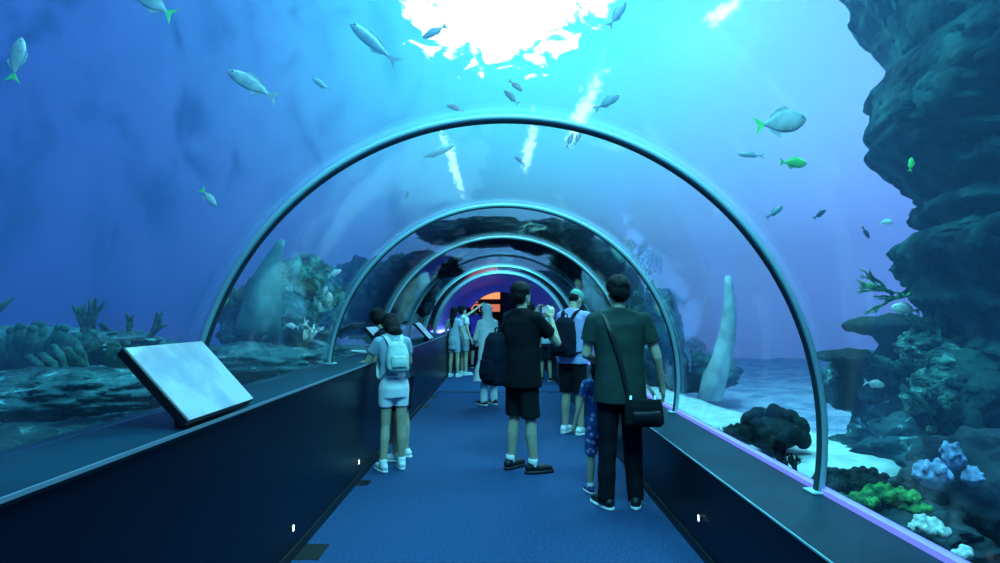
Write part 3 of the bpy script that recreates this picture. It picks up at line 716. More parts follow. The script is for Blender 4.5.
# ---------------------------------------------------------------- fish
def fish(px, py, Lpx, ang, Y, kind, label, yaw=0, tail=None):
    L = Lpx/F*Y; h, th, bm_, tl = {'slim': (.13, .06, 'fish_silver', 'fish_silver'), 'jack': (.17, .07, 'fish_silver', 'fish_green'), 'bream': (.235, .08, 'fish_silver', 'fish_green'),
        'dark': (.15, .07, 'fish_dark', 'fish_dark'), 'grey': (.14, .07, 'fish_grey', 'fish_grey'), 'long': (.10, .06, 'fish_grey', 'fish_grey'), 'white': (.19, .08, 'fish_white', 'fish_white'), 'green': (.2, .08, 'fish_green', 'fish_green')}[kind]
    tl = tail or tl
    e = empty('fish', at(px, py, Y), 0, label, 'fish')
    bm = bmesh.new(); st = [(.50, .03), (.47, .28), (.40, .58), (.30, .85), (.18, 1), (.02, .97), (-.12, .78), (-.24, .48), (-.33, .24), (-.38, .17)]
    n = 14; rows = []
    for x, k in st:
        rows.append([bm.verts.new((x*L, math.cos(t)*th*L*min(1, k*1.1), math.sin(t)*h*L*k)) for t in [2*PI*i/n for i in range(n)]])
    for a, b in zip(rows, rows[1:]):
        for i in range(n): bm.faces.new((a[i], a[(i+1) % n], b[(i+1) % n], b[i]))
    bm.faces.new(rows[0]); bm.faces.new(rows[-1][::-1])
    obj('body', bm, M[bm_], e)
    def fin(name, pts, m, t=.006, M4=None):
        bm = bmesh.new(); f = [bm.verts.new((x*L, -t*L, z*L)) for x, z in pts]; g = [bm.verts.new((x*L, t*L, z*L)) for x, z in pts]
        bm.faces.new(f); bm.faces.new(g[::-1])
        for i in range(len(pts)): bm.faces.new((f[i], g[i], g[(i+1) % len(pts)], f[(i+1) % len(pts)]))
        if M4:
            for v in bm.verts: v.co = M4 @ v.co
        return obj(name, bm, M[m], e, False)
    s = h/.17
    fin('tail_fin', [(-.36, .03), (-.44, .08*min(s, 1.1)), (-.58, .19*min(s, 1)), (-.50, .02), (-.50, -.02), (-.58, -.19*min(s, 1)), (-.44, -.08*min(s, 1.1)), (-.36, -.03)], tl)
    fin('dorsal_fin', [(.22, h*.9), (.12, h*1.35), (-.05, h*1.2), (-.24, h*.62), (-.26, h*.40), (0, h*.85)], bm_)
    fin('anal_fin', [(-.02, -h*.85), (-.10, -h*1.3), (-.26, -h*.6), (-.26, -h*.38)], bm_)
    fin('pectoral_fin', [(.2, -.02), (.06, -.10), (.02, -.07), (.16, .01)], bm_, M4=Matrix.Translation((0, -th*L*1.0, 0)) @ Matrix.Rotation(.35, 4, 'Z'))
    if Lpx > 15:
        for sg in (-1, 1):
            bm = bmesh.new(); ell(bm, (.40*L, sg*th*L*.56, .03*L), (.022*L, .012*L, .022*L), n=8); obj('eye', bm, M['eye'], e)
    a = math.radians(ang); flip = -1 if math.cos(a) < 0 else 1
    d = Vector((math.cos(a)*math.cos(yaw), math.sin(yaw), math.sin(a)*math.cos(yaw))); up = Vector((0, 0, 1)) if abs(math.sin(a)) < .98 else Vector((1, 0, 0))
    sidev = up.cross(d).normalized(); up = d.cross(sidev).normalized()
    e.matrix_world = Matrix.Translation(e.location) @ Matrix((d, sidev, up)).transposed().to_4x4()
    return e
FISH = [
 (17, 58, 44, 80, 4.2, 'jack', 'silver fish with green tail swimming upward at the upper left edge'),
 (152, 2, 48, 146, 5.0, 'jack', 'silver fish with green tail cut by the top edge, upper left'),
 (251, 84, 56, 150, 5.5, 'slim', 'silver fish with a visible eye, left of the large long fish'),
 (372, 42, 62, 139, 6.5, 'long', 'largest long grey fish, diving up toward the left'),
 (321, 84, 22, 145, 8.0, 'grey', 'small hazy grey fish below the largest long fish'),
 (434, 32, 27, 208, 6.5, 'grey', 'small grey fish on the left edge of the bright sky patch'),
 (618, 14, 30, 55, 6.5, 'grey', 'grey fish right of the bright sky patch near the top edge'),
 (511, 97, 20, 135, 7.0, 'grey', 'lower of the two small fish above the crown of the largest rib'),
 (516, 86, 17, -40, 7.2, 'grey', 'upper of the two small fish above the crown of the largest rib'),
 (608, 102, 29, 30, 6.0, 'grey', 'grey fish just outside the largest rib, right of its crown'),
 (455, 108, 18, 160, 8.0, 'grey', 'faint fish just above the largest rib, left of its crown'),
 (437, 152, 38, 22, 9.5, 'long', 'faint long fish inside the crown of the largest rib'),
 (407, 195, 10, 80, 9.0, 'grey', 'tiny upright fish above the second rib'),
 (570, 140, 16, 68, 8.5, 'grey', 'left of the paired small fish at the right glitter streak'),
 (578, 138, 15, 62, 8.5, 'grey', 'right of the paired small fish at the right glitter streak'),
 (519, 160, 12, 140, 9.0, 'grey', 'tiny fish beside the middle glitter streak'),
 (782, 122, 50, 8, 4.6, 'bream', 'round silver fish with green tail left of the cliff'),
 (794, 163, 26, -4, 5.0, 'green', 'green-tinted fish below the round silver fish'),
 (750, 155, 26, 176, 6.0, 'long', 'faint slender fish just right of the largest rib'),
 (775, 212, 20, 35, 5.5, 'grey', 'small grey fish right of the largest rib, level with the cliff notch'),
 (820, 214, 15, 35, 4.8, 'dark', 'small dark fish midway between the largest rib and the cliff'),
 (866, 233, 13, -60, 4.6, 'dark', 'small dark fish diving beside the cliff'),
 (886, 222, 14, 4, 4.6, 'white', 'tiny white fish gleaming beside the cliff'),
 (209, 198, 22, -48, 4.2, 'jack', 'small silver fish with green tail left of the largest rib'),
 (335, 273, 14, 25, 7.5, 'white', 'uppermost small white fish left of the second rib'),
 (330, 298, 13, 100, 7.5, 'white', 'right of the lower small white fish left of the second rib'),
 (320, 307, 10, 95, 7.5, 'white', 'left of the lower small white fish left of the second rib'),
 (325, 291, 10, 70, 7.5, 'white', 'middle small white fish left of the second rib'),
 (292, 326, 13, 170, 7.0, 'white', 'white fish close to the left reef, above the ledge'),
 (226, 301, 9, 70, 5.5, 'green', 'tiny green fish beside the left of the largest rib'),
 (911, 164, 14, 80, 4.15, 'green', 'yellow-green fish hovering in front of the cliff'),
 (905, 309, 28, 172, 4.7, 'white', 'pale fish resting beside the feathery coral'),
 (875, 384, 20, -10, 5.2, 'white', 'pale blue-white fish below the lower table coral'),
]
for f in FISH: fish(*f[:7])

# ---------------------------------------------------------------- the sea water itself: thin blue scattering haze around the tunnel
def water_volume(dens):
    bm = bmesh.new(); box(bm, (-17, -3, -1.5), (19, 36, 5.6))
    # cut-out: everything inside the tunnel shell, ledges and hall stays dry
    prof = [(-1.70, -.2), (-1.70, ZL)]
    for i in range(0, 65):
        a = A0+(A1-A0)*i/64; prof.append((TX+(TR+.07)*math.cos(a), TZ+(TR+.07)*math.sin(a)))
    prof += [(1.80, ZR), (1.80, -.2)]
    prof = [p for k, p in enumerate(prof) if k in (0, len(prof)-1) or True]
    a = [bm.verts.new((x, -2.2, z)) for x, z in prof]; b = [bm.verts.new((x, Y1+.1, z)) for x, z in prof]
    n = len(prof)
    for k in range(n): bm.faces.new((a[k], a[(k+1) % n], b[(k+1) % n], b[k]))
    bm.faces.new(a); bm.faces.new(b[::-1])
    bm.normal_update()
    fs = list(bm.faces); outer, inner_f = fs[:6], fs[6:]
    co = Vector((1, 16, 2))
    for f in outer:
        if (f.calc_center_median()-co).dot(f.normal) < 0: f.normal_flip()
    axis = Vector((TX, 0, TZ-.2))
    for f in inner_f:      # the dry cut-out faces inward, toward the walkway
        c = f.calc_center_median(); d = Vector((c.x-axis.x, 0, c.z-axis.z)) if abs(f.normal.y) < .5 else Vector((0, c.y-9, 0))
        if d.dot(f.normal) > 0: f.normal_flip()
    me = bpy.data.meshes.new('sea_water'); bm.to_mesh(me); bm.free()
    m = bpy.data.materials.new('sea_water'); m.use_nodes = True; nt = m.node_tree; nt.nodes.clear()
    o = N(nt, 'ShaderNodeOutputMaterial'); v = N(nt, 'ShaderNodeVolumeScatter'); v.inputs['Color'].default_value = (.30, .55, 1, 1)
    v.inputs['Density'].default_value = dens; v.inputs['Anisotropy'].default_value = .3
    ab = N(nt, 'ShaderNodeVolumeAbsorption'); ab.inputs['Color'].default_value = (.45, .60, 1, 1); ab.inputs['Density'].default_value = dens
    ad = N(nt, 'ShaderNodeAddShader'); nt.links.new(v.outputs[0], ad.inputs[0]); nt.links.new(ab.outputs[0], ad.inputs[1]); nt.links.new(ad.outputs[0], o.inputs['Volume'])
    ob = link('sea_water', me, m, None, False); tag(ob, 'clear blue sea water filling the tank around the tunnel', 'water', kind='stuff')
water_volume(.032)

# ---------------------------------------------------------------- people
def lerp(a, b, t): return Vector(a).lerp(Vector(b), t)
def hand(bm, w, d, n, U, side, s=1.0, curl=.5, k=1):
    """palm, four unequal fingers and a thumb, growing from wrist w along d; n = palm side; side = thumb side"""
    w, d, n = Vector(w), Vector(d).normalized(), Vector(n); n = (n - d*n.dot(d)).normalized(); a = Vector(side); a = (a - d*a.dot(d)-n*a.dot(n)).normalized()
    capsule(bm, w, w+d*.02*s, .026*s, .028*s, 10, U)
    R = Matrix((a, d, n)).transposed()
    ell(bm, w+d*.055*s, (.041*s, .050*s, .017*s), U, 12, R)
    for i, (off, L) in enumerate(((.030, .072), (.010, .082), (-.011, .076), (-.030, .060))):
        r0 = w+d*.088*s+a*off*s; c = curl*(.8+.12*i)
        d1 = (d*math.cos(c*.7)+n*math.sin(c*.7)+a*off*1.5).normalized(); d2 = (d*math.cos(c*1.6)+n*math.sin(c*1.6)).normalized(); d3 = (d*math.cos(c*2.2)+n*math.sin(c*2.2)).normalized()
        p1 = r0+d1*L*s*.45; p2 = p1+d2*L*s*.33; p3 = p2+d3*L*s*.24
        capsule(bm, r0-d*.012*s, p1, .0095*s, .0088*s, 8, U); capsule(bm, p1, p2, .0086*s, .0080*s, 8, U); capsule(bm, p2, p3, .0078*s, .007*s, 8, U)
    t0 = w+d*.028*s+a*.030*s; t1 = t0+(d*.6+a*.62+n*.3)*.036*s; t2 = t1+(d*.85+a*.2+n*.35)*.030*s
    capsule(bm, t0, t1, .012*s, .0098*s, 8, U); capsule(bm, t1, t2, .0095*s, .008*s, 8, U)

def person(label, loc, rz, H=1.72, lean=0, twist=0, head=(0, 0), female=False, skin='skin', top='tee_black', bottom='shorts_black', kind='shorts', hem=.88,
           R_arm=((.24, -.02, 1.14), (.27, .06, .90)), L_arm=((-.24, -.02, 1.14), (-.27, .06, .90)), hands=None, curl=.5, legs=None, shoe='shoe_black', sole='shoe_sole', sock=None,
           hair='short', sleeve=.55, knee_z=.50, voxel=.008, near=True, group='visitors walking through the tunnel', shoulder=.18, bulk=1.0):
    s = H/1.73
    e = empty('person', loc, rz, label, 'person', group)
    PV = Vector((0, 0, .95))
    US = Matrix.Scale(s, 4)
    U = US @ Matrix.Translation(PV) @ Matrix.Rotation(twist, 4, 'Z') @ Matrix.Rotation(-lean, 4, 'X') @ Matrix.Translation(-PV)
    NB = Vector((0, .0, 1.53))
    HM = U @ Matrix.Translation(NB) @ Matrix.Rotation(head[0], 4, 'Z') @ Matrix.Rotation(-head[1], 4, 'X') @ Matrix.Translation(-NB)
    sw = shoulder*(.9 if female else 1)
    hipx = .092
    legs = legs or (((hipx, .01, .50), (.11, 0, .085), 0.12), ((-hipx, .01, .50), (-.11, 0, .085), -.12))   # (knee, ankle, toe yaw outwards)
    # body -----------------------------------------------------------
    bm = bmesh.new()
    ell(bm, (0, -.005, .95), (.150, .10, .12), U); ell(bm, (0, 0, 1.10), (.125, .088, .15), U); ell(bm, (0, .005, 1.28), (.150, .10, .17), U)
    capsule(bm, (-sw+.02, 0, 1.41), (sw-.02, 0, 1.41), .055, .055, 12, U)
    capsule(bm, (0, -.015, 1.40), (0, .005, 1.56), .058, .050, 12, U)
    ell(bm, (0, -.005, 1.645), (.074, .090, .088), HM, 18); ell(bm, (0, .030, 1.585), (.054, .062, .062), HM, 14)
    capsule(bm, (0, .082, 1.632), (0, .101, 1.600), .009, .0135, 8, HM)
    capsule(bm, (-.03, .078, 1.652), (.03, .078, 1.652), .010, .010, 8, HM); ell(bm, (0, .080, 1.545), (.02, .016, .014), HM, 8)
    for sg in (-1, 1): ell(bm, (sg*.074, -.005, 1.61), (.011, .019, .030), HM, 8)
    for sg, arm in ((1, R_arm), (-1, L_arm)):
        if arm is None: continue
        sh = Vector((sg*sw, 0, 1.41)); el, wr = Vector(arm[0]), Vector(arm[1])
        capsule(bm, sh, el, .048, .037, 12, U); capsule(bm, el, wr, .037, .024, 12, U)
        hd = (wr-el).normalized()
        hs = (hands or {}).get(sg, {})
        hand(bm, wr, hs.get('d', hd), hs.get('n', (-sg, .2, 0)), U, hs.get('side', (0, 1, .1)), 1.0 if not female else .92, hs.get('curl', curl))
    for sg, (kn, an, ty) in zip((1, -1), legs):
        kn, an = Vector(kn), Vector(an); hp = Vector((sg*.085, 0, .90))
        capsule(bm, hp, kn, .082, .054, 12, US); mid = lerp(kn, an, .35); capsule(bm, kn, mid+Vector((0, -.012, 0)), .052, .054, 12, US); capsule(bm, mid+Vector((0, -.012, 0)), an, .054, .036, 12, US)
        f = Vector((math.sin(ty), math.cos(ty), 0)); capsule(bm, an+Vector((0, 0, -.035)), an+f*.12+Vector((0, 0, -.05)), .038, .028, 10, US)
    fuse('body', bm, M[skin], e, voxel*s, 2)
    if near:
        for sg in (-1, 1):
            bm = bmesh.new(); ell(bm, (sg*.031, .082, 1.634), (.013, .007, .0075), HM, 8); obj('eye', bm, M['eye'], e)
        bm = bmesh.new(); ell(bm, (0, .088, 1.568), (.021, .008, .006), HM, 8); obj('mouth', bm, M['lips'], e)
    # lower clothing ----------------------------------------------------
    if bottom:
        bm = bmesh.new()
        UH = U if kind == 'shorts' and lean < .15 else US
        loft(bm, [(0, -.005, .80, .165, .12), (0, -.01, .90, .172, .128), (0, -.005, .98, .158, .115), (0, 0, 1.04, .145, .105)], 24, US)
        for sg, (kn, an, ty) in zip((1, -1), legs):
            kn, an = Vector(kn), Vector(an); hp = Vector((sg*.085, -.005, .88))
            if kind == 'pants':
                capsule(bm, hp, kn, .096, .072, 14, US); capsule(bm, kn, an+Vector((0, 0, -.03)), .072, .062, 14, US, True)
            else:
                q = hp.lerp(kn, (.88-knee_z)/.38) if knee_z >= .5 else kn.lerp(an, (.5-knee_z)/.42)
                if knee_z < .5: capsule(bm, hp, kn, .096, .088, 14, US)
                capsule(bm, hp, q, .098 if not female else .092, .090 if not female else .082, 14, US, True)
        fuse('pants' if kind == 'pants' else 'shorts', bm, M[bottom], e, max(voxel, .009)*s, 2, .006*s, 9)
    # shirt ---------------------------------------------------------------
    bm = bmesh.new(); k = .93 if female else bulk
    rings = [(0, -.002, hem, .178*k, .130*k), (0, 0, max(hem+.08, 1.0), .166*k, .120*k), (0, 0, 1.15, .158*k, .114*k), (0, .003, 1.28, .176*k, .122*k), (0, 0, 1.38, (sw+.020), .110*k), (0, -.003, 1.44, sw+.006, .090), (0, -.008, 1.478, sw*.72, .076), (0, -.008, 1.500, .082, .066), (0, -.008, 1.508, .062, .06)]
    loft(bm, rings, 28, U)
    for sg, arm in ((1, R_arm), (-1, L_arm)):
        if arm is None: continue
        sh = Vector((sg*(sw-.01), 0, 1.41)); el = Vector(arm[0])
        if sleeve > 1:
            capsule(bm, sh, el, .062, .052, 12, U); capsule(bm, el, lerp(el, arm[1], sleeve-1), .052, .042, 12, U, True)
        else: capsule(bm, sh, lerp(sh, el, sleeve), .066, .070 if not female else .062, 14, U, True)
    fuse('shirt', bm, M[top], e, voxel*1.15*s, 2, .008*s, 8)
    # hair ------------------------------------------------------------------
    if hair:
        bm = bmesh.new()
        if hair == 'cap':
            loft(bm, [(0, -.005, 1.655, .083, .100), (0, -.007, 1.70, .080, .096), (0, -.010, 1.735, .058, .070), (0, -.01, 1.75, .02, .03)], 24, HM)
            ell(bm, (0, .115, 1.662), (.062, .062, .009), HM); fuse('cap', bm, M['cap'], e, .006*s, 2)
            bm = bmesh.new(); ell(bm, (0, -.04, 1.625), (.076, .062, .055), HM); fuse('hair', bm, M['hair'], e, .008*s, 1)
        else:
            ell(bm, (0, -.020, 1.672), (.094, .103, .090), HM, 18); ell(bm, (0, -.045, 1.62), (.088, .074, .078), HM, 16); ell(bm, (0, .045, 1.70), (.068, .052, .040), HM)
            if hair == 'bob': ell(bm, (0, -.03, 1.58), (.105, .085, .105), HM, 16); ell(bm, (0, -.05, 1.50), (.095, .055, .06), HM, 14)
            if hair == 'long':
                ell(bm, (0, -.035, 1.58), (.092, .075, .10), HM, 16)
                capsule(bm, NB+Vector((0, -.05, .06)), NB+Vector((0, -.085, -.14)), .075, .062, 14, HM); capsule(bm, NB+Vector((0, -.085, -.12)), NB+Vector((0, -.10, -.27)), .062, .030, 14, HM)
            fuse('hair', bm, M['hair'], e, .007*s, 1, .006*s, 24)
    # shoes -------------------------------------------------------------------
    for sg, (kn, an, ty) in zip((1, -1), legs):
        an = Vector(an); g = Vector((an.x, an.y, an.z-.085))
        T = US @ Matrix.Translation(g) @ Matrix.Rotation(-ty, 4, 'Z')
        bm = bmesh.new(); capsule(bm, (0, -.045, .052), (0, .12, .045), .040, .036, 12, T); capsule(bm, (0, .06, .045), (0, .15, .040), .040, .032, 12, T); capsule(bm, (0, -.02, .06), (0, -.015, .095), .045, .043, 12, T, True)
        sh = fuse('shoe', bm, M[shoe], e, .007*s, 2)
        bm = bmesh.new(); loft(bm, [(0, .05, .0005, .043, .140), (0, .05, .026, .046, .145)], 24, T, 2.4); obj('sole', bm, M[sole], sh)
        if sock:
            bm = bmesh.new(); capsule(bm, (0, -.012, .07), (0, -.010, .135), .043, .043, 12, T, True); obj('sock', bm, M[sock], e)
    e['_U'] = 0; del e['_U']
    return e, U, HM

def strap_tube(bm, pts, w, t, U):
    """flat band following pts"""
    rows = []
    for i, p in enumerate(pts):
        p = Vector(p); d = (Vector(pts[min(i+1, len(pts)-1)])-Vector(pts[max(i-1, 0)])).normalized()
        a = Vector((1, 0, 0)); a = (a-d*a.dot(d)); a = a.normalized() if a.length > .2 else Vector((0, 1, 0)); n = d.cross(a)
        rows.append([bm.verts.new(U @ (p+a*x*w/2+n*y*t/2)) for x, y in ((-1, -1), (1, -1), (1, 1), (-1, 1))])
    for a, b in zip(rows, rows[1:]):
        for k in range(4): bm.faces.new((a[k], a[(k+1) % 4], b[(k+1) % 4], b[k]))
    bm.faces.new(rows[0][::-1]); bm.faces.new(rows[-1])
def curve_pts(P, n=6):
    out = []
    for i in range(len(P)-1):
        p0, p1, p2, p3 = [Vector(P[max(0, min(len(P)-1, i+q))]) for q in (-1, 0, 1, 2)]
        for k in range(n):
            t = k/n; out.append(.5*((2*p1)+(-p0+p2)*t+(2*p0-5*p1+4*p2-p3)*t*t+(-p0+3*p1-3*p2+p3)*t**3))
    out.append(Vector(P[-1])); return out
def backpack(label, root, U, m, zc=1.18, w=.145, h=.21, d=.085, x=0, straps=(-1, 1), ypos=-.205, group='backpacks worn by visitors', zip_m='black'):
    T = root.matrix_basis.copy() @ U
    e = bpy.data.objects.new('backpack', None); COL.objects.link(e); e.location = T @ Vector((x, ypos, zc-h)); tag(e, label, 'backpack', group)
    I = Matrix.Translation(-e.location) @ T
    bm = bmesh.new(); loft(bm, [(x, ypos, zc-h, w*.85, d*.8), (x, ypos, zc-h*.85, w, d), (x, ypos, zc, w*1.0, d*.95), (x, ypos+.01, zc+h*.7, w*.82, d*.75), (x, ypos+.02, zc+h*.95, w*.5, d*.5)], 28, I, 2.8)
    fuse('pack_body', bm, M[m], e, .009, 3, .008, 9)
    bm = bmesh.new(); loft(bm, [(x, ypos-d*.85, zc-h*.8, w*.7, d*.4), (x, ypos-d*.9, zc-h*.5, w*.75, d*.5), (x, ypos-d*.85, zc-h*.05, w*.65, d*.4)], 24, I, 2.8); fuse('front_pocket', bm, M[m], e, .009, 2, .004, 9)
    bm = bmesh.new(); tube(bm, [I @ Vector(p) for p in curve_pts([(x-.03, ypos+.03, zc+h*.9), (x-.02, ypos+.03, zc+h*1.1), (x+.02, ypos+.03, zc+h*1.1), (x+.03, ypos+.03, zc+h*.9)])], .008, 8); obj('handle', bm, M[m], e)
    for sg in straps:
        bm = bmesh.new(); strap_tube(bm, curve_pts([(x+sg*.05, ypos+d*.6, zc+h*.75), (sg*.085, -.10, 1.44), (sg*.10, -.01, 1.487), (sg*.105, .085, 1.43), (sg*.115, .13, 1.28), (sg*.15, .09, 1.10), (sg*.155, -.04, 1.0), (x+sg*.10, ypos+d*.5, zc-h*.8)]), .045, .012, I)
        obj('shoulder_strap', bm, M[m], e, False)
    return e

# 1 man in the dark green shirt
p = on_ground(621, 508)
g, U, HM = person('man seen from behind in a dark green t-shirt and long black jeans, right foreground', (p.x, p.y, 0), math.radians(4), 1.73, .02, 0, (math.radians(8), .12), top='tee_green', bottom='jeans', kind='pants', hem=.79, bulk=1.16, skin='skin',
    R_arm=((.285, -.03, 1.13), (.345, .05, .90)), L_arm=((-.25, .03, 1.15), (-.10, .22, 1.08)), legs=(((.095, .01, .50), (.115, 0, .085), .35), ((-.095, .01, .50), (-.115, 0, .085), -.35)), voxel=.007, sleeve=.62, shoulder=.205)
T = g.matrix_basis @ U
e = empty('shoulder_bag', T @ Vector((.16, -.17, .70)), 0, 'black shoulder bag hanging at the right hip of the man in the green shirt', 'bag')
I = Matrix.Translation(-e.location) @ T
bm = bmesh.new(); loft(bm, [(.13, -.175, .635, .125, .045), (.13, -.175, .66, .145, .06), (.13, -.175, .78, .14, .055), (.13, -.175, .83, .125, .04)], 28, I, 3); fuse('bag_body', bm, M['shorts_black'], e, .008, 2, .004, 9)
bm = bmesh.new(); loft(bm, [(.13, -.235, .66, .10, .02), (.13, -.238, .74, .105, .022), (.13, -.235, .75, .10, .015)], 24, I, 3); obj('front_pocket', bm, M['black'], e)
bm = bmesh.new(); strap_tube(bm, curve_pts([(.02, -.18, .82), (-.01, -.165, 1.0), (-.06, -.152, 1.20), (-.11, -.125, 1.36), (-.135, -.03, 1.475), (-.13, .07, 1.42), (-.06, .15, 1.2), (.12, .15, 1.0), (.225, .02, .9), (.23, -.14, .83)]), .028, .006, I); obj('strap', bm, M['black'], e, False)
for x in (.03, .21):
    bm = bmesh.new(); tube(bm, [I @ Vector((x, -.185, .80)), I @ Vector((x, -.19, .86))], .009, 8); obj('buckle', bm, M['trim'], e)

# 2 man in black photographing
p = on_ground(522, 471)
g, U, HM = person('man in a black t-shirt and knee-length black shorts raising a phone to take a photo', (p.x, p.y, 0), math.radians(-50), 1.74, 0, 0, (math.radians(2), .0), top='tee_black', bottom='shorts_black', knee_z=.50, hem=.78, bulk=1.22,
    R_arm=((.22, .25, 1.18), (.115, .27, 1.41)), L_arm=((-.20, .25, 1.20), (-.115, .29, 1.42)),
    hands={1: dict(d=(-.15, .25, 1), n=(-.9, .3, 0), side=(-.2, -.8, .3), curl=.8), -1: dict(d=(.2, .2, 1), n=(.9, .3, 0), side=(.2, -.8, .3), curl=.8)},
    legs=(((.10, .02, .50), (.13, .03, .085), .45), ((-.10, .0, .50), (-.13, -.02, .085), -.1)), voxel=.007, sleeve=.62, sock='shoe_sole', sole='shoe_black', shoulder=.20)
T = g.matrix_basis @ U
e = empty('phone', T @ Vector((0, .335, 1.49)), 0, 'phone held up in both hands by the man in black', 'phone'); I = Matrix.Translation(-e.location) @ T
bm = bmesh.new(); box(bm, (-.078, .335, 1.455), (.078, .343, 1.53), I); bevel(bm, .003); obj('phone_body', bm, M['black'], e)
bm = bmesh.new(); box(bm, (-.072, .3335, 1.46), (.072, .335, 1.525), I); obj('phone_screen', bm, M['screen'], e, False)
backpack('black backpack slung on the left shoulder of the man taking a photo', g, U, 'navy', 1.04, .13, .25, .10, -.17, (-1,), -.19)

# 3 man in lavender checked shirt
p = on_ground(573, 434)
g, U, HM = person('man in a lavender checked shirt, black shorts and teal cap, looking down', (p.x, p.y, 0), math.radians(-38), 1.76, .05, 0, (math.radians(-15), .45), top='check', bottom='shorts_black', knee_z=.50, hair='cap', shoe='shoe_white', hem=.84, bulk=1.12,
    R_arm=((.23, .08, 1.14), (.12, .28, 1.16)), L_arm=((-.23, .08, 1.14), (-.10, .28, 1.18)), voxel=.009, sleeve=.8)
backpack('black backpack on the man in the checked shirt and cap', g, U, 'navy', 1.16, .155, .24, .10)

# 4 child beside the green-shirted man
p = on_ground(602, 497)
child, U, HM = person('small child in a blue floral outfit standing left of the man in the green shirt', (p.x-.01, p.y+.12, 0), math.radians(10), 1.08, top='floral', bottom='floral', knee_z=.50, hem=.72, shoe='shoe_blue', female=True, sock='shoe_sole', voxel=.011, hair='bob',
    L_arm=((-.25, .0, 1.12), (-.30, .06, .88)))

# 5 teenage girl with backpack
p = on_ground(393, 470)
girl, U, HM = person('girl with a pale backpack, light blue top and white shorts leaning on the left ledge', (p.x, p.y, 0), math.radians(24), 1.47, .20, 0, (math.radians(20), .50), female=True, top='tee_blue', bottom='shorts_white', knee_z=.70, hem=.985, shoe='shoe_white', hair='bob',
    R_arm=((.22, .12, 1.20), (.10, .32, 1.18)), L_arm=((-.26, .12, 1.20), (-.38, .30, 1.20)), voxel=.008, sock='shoe_sole',
    legs=(((.085, .0, .50), (.10, .02, .085), .1), ((-.085, .02, .50), (-.12, -.03, .085), -.2)))
backpack('pale teal canvas backpack on the girl leaning at the left ledge', girl, U, 'canvas', 1.22, .125, .17, .085)
# 6 companion
p = on_ground(384, 462)
g, U, HM = person('dark-haired visitor bending over the information panel behind the backpack girl', (-1.0, 6.12, 0), math.radians(72), 1.56, .44, 0, (math.radians(-55), .30), female=True, top='navy', bottom='navy', knee_z=.55, hem=.86, shoe='shoe_white', hair='short',
    R_arm=((.22, .14, 1.18), (.10, .34, 1.14)), L_arm=((-.22, .14, 1.18), (-.10, .34, 1.14)), voxel=.009)
e = empty('leaflet', at(359, 351, 6.0), 0, 'white folded leaflet held over the left ledge by the backpack girl', 'leaflet')
bm = bmesh.new(); box(bm, (-.07, -.05, -.008), (.07, .05, .0), Matrix.Rotation(.12, 4, 'Y')); bevel(bm, .002, 1); obj('page', bm, M['shoe_sole'], e, False)
bm = bmesh.new(); box(bm, (-.07, -.05, .0), (.06, .045, .004), Matrix.Rotation(.04, 4, 'Y')); obj('page', bm, M['shoe_sole'], e, False)

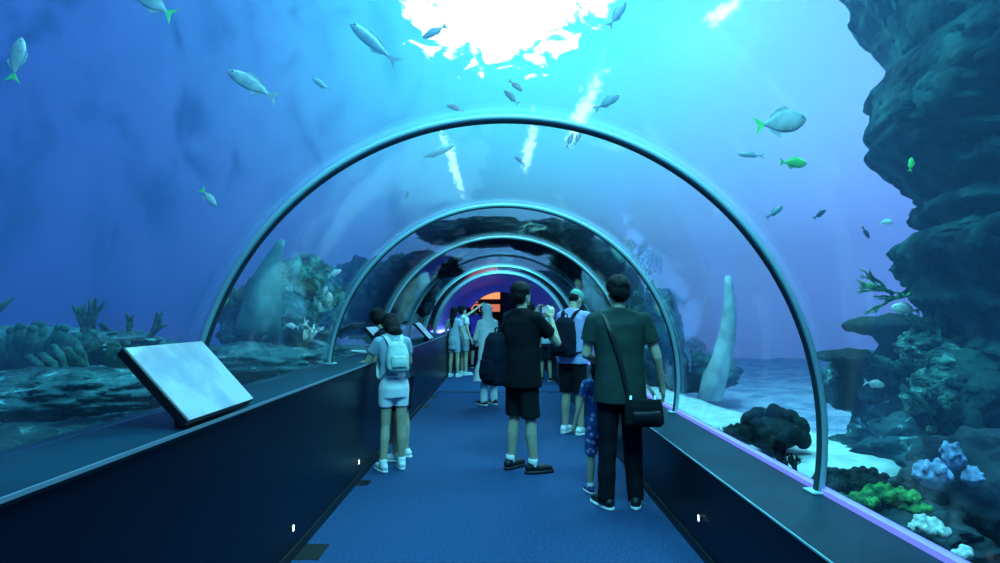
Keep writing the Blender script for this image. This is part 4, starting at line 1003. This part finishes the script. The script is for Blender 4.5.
# 7 person in white robe and head scarf
p = on_ground(489, 405)
g, U, HM = person('person in a long white head scarf and robe with white trousers, mid-tunnel', (p.x, p.y, 0), math.radians(35), 1.62, .10, 0, (math.radians(20), .1), female=True, top='white_cloth', bottom='white_cloth', kind='pants', hair=None, shoe='shoe_black', sleeve=1.8, voxel=.011,
    R_arm=((.20, .10, 1.15), (.08, .26, 1.08)), L_arm=((-.20, .10, 1.15), (-.10, .28, 1.08)))
bm = bmesh.new()
loft(bm, [(-.10, -.03, .42, .25, .22), (-.07, -.01, .60, .23, .20), (-.02, 0, .75, .21, .18), (0, 0, .90, .20, .16), (0, 0, 1.15, .19, .15), (0, 0, 1.30, .205, .145), (0, 0, 1.40, .18, .12), (0, 0, 1.46, .11, .09)], 28, U); fuse('robe', bm, M['white_cloth'], g, .012, 2, .012, 7)
bm = bmesh.new(); ell(bm, (0, -.012, 1.65), (.092, .100, .10), HM, 18); ell(bm, (0, -.02, 1.57), (.09, .08, .09), HM); loft(bm, [(0, -.01, 1.22, .17, .15), (0, -.01, 1.36, .175, .135), (0, -.01, 1.46, .12, .10), (0, -.01, 1.55, .085, .08)], 24, U); fuse('head_scarf', bm, M['white_cloth'], g, .010, 2, .006, 8)

# 8-9 pair near the far left
p = on_ground(464, 375)
person('visitor in a pale top pointing up with an outstretched arm at the far left', (p.x, p.y, 0), math.radians(-60), 1.66, -.05, 0, (0, -.1), top='white_cloth', bottom='tee_blue', knee_z=.6, shoe='shoe_white', hair='short', near=False, voxel=.014,
    R_arm=((.24, -.02, 1.14), (.27, .06, .90)), L_arm=((-.16, .30, 1.55), (-.12, .56, 1.72)), sleeve=.5)
p = on_ground(454, 377)
person('long-haired woman in a short pale dress at the far left, back to the camera', (p.x, p.y, 0), math.radians(-25), 1.60, 0, 0, (0, .1), female=True, top='dress', bottom='dress', knee_z=.62, hem=.70, shoe='shoe_white', hair='long', near=False, voxel=.014)
# distant visitors
for (px, py, H, rz, tm, bmn, sk, ln, lb) in ((476, 368, 1.68, 10, 'purple', 'navy', 'skin', 0, 'distant visitor in a purple top near the end of the tunnel'),
        (468, 366, 1.62, 30, 'navy', 'navy', 'skin', 0, 'distant visitor in dark clothes behind the pointing visitor'),
        (483, 365, 1.70, -10, 'tee_green', 'pink', 'skin', 0, 'distant visitor in a dark top and pink shorts near the end of the tunnel'),
        (530, 386, 1.70, 20, 'tee_black', 'navy', 'skin', 0, 'dark-haired visitor mostly hidden behind the man taking a photo'),
        (546, 381, 1.60, 160, 'tee_blue', 'navy', 'skin', 0, 'distant visitor in a blue top right of the man taking a photo')):
    p = on_ground(px, py)
    person(lb, (p.x, p.y, 0), math.radians(rz), H, ln, top=tm, bottom=bmn, skin=sk, near=False, voxel=.016)
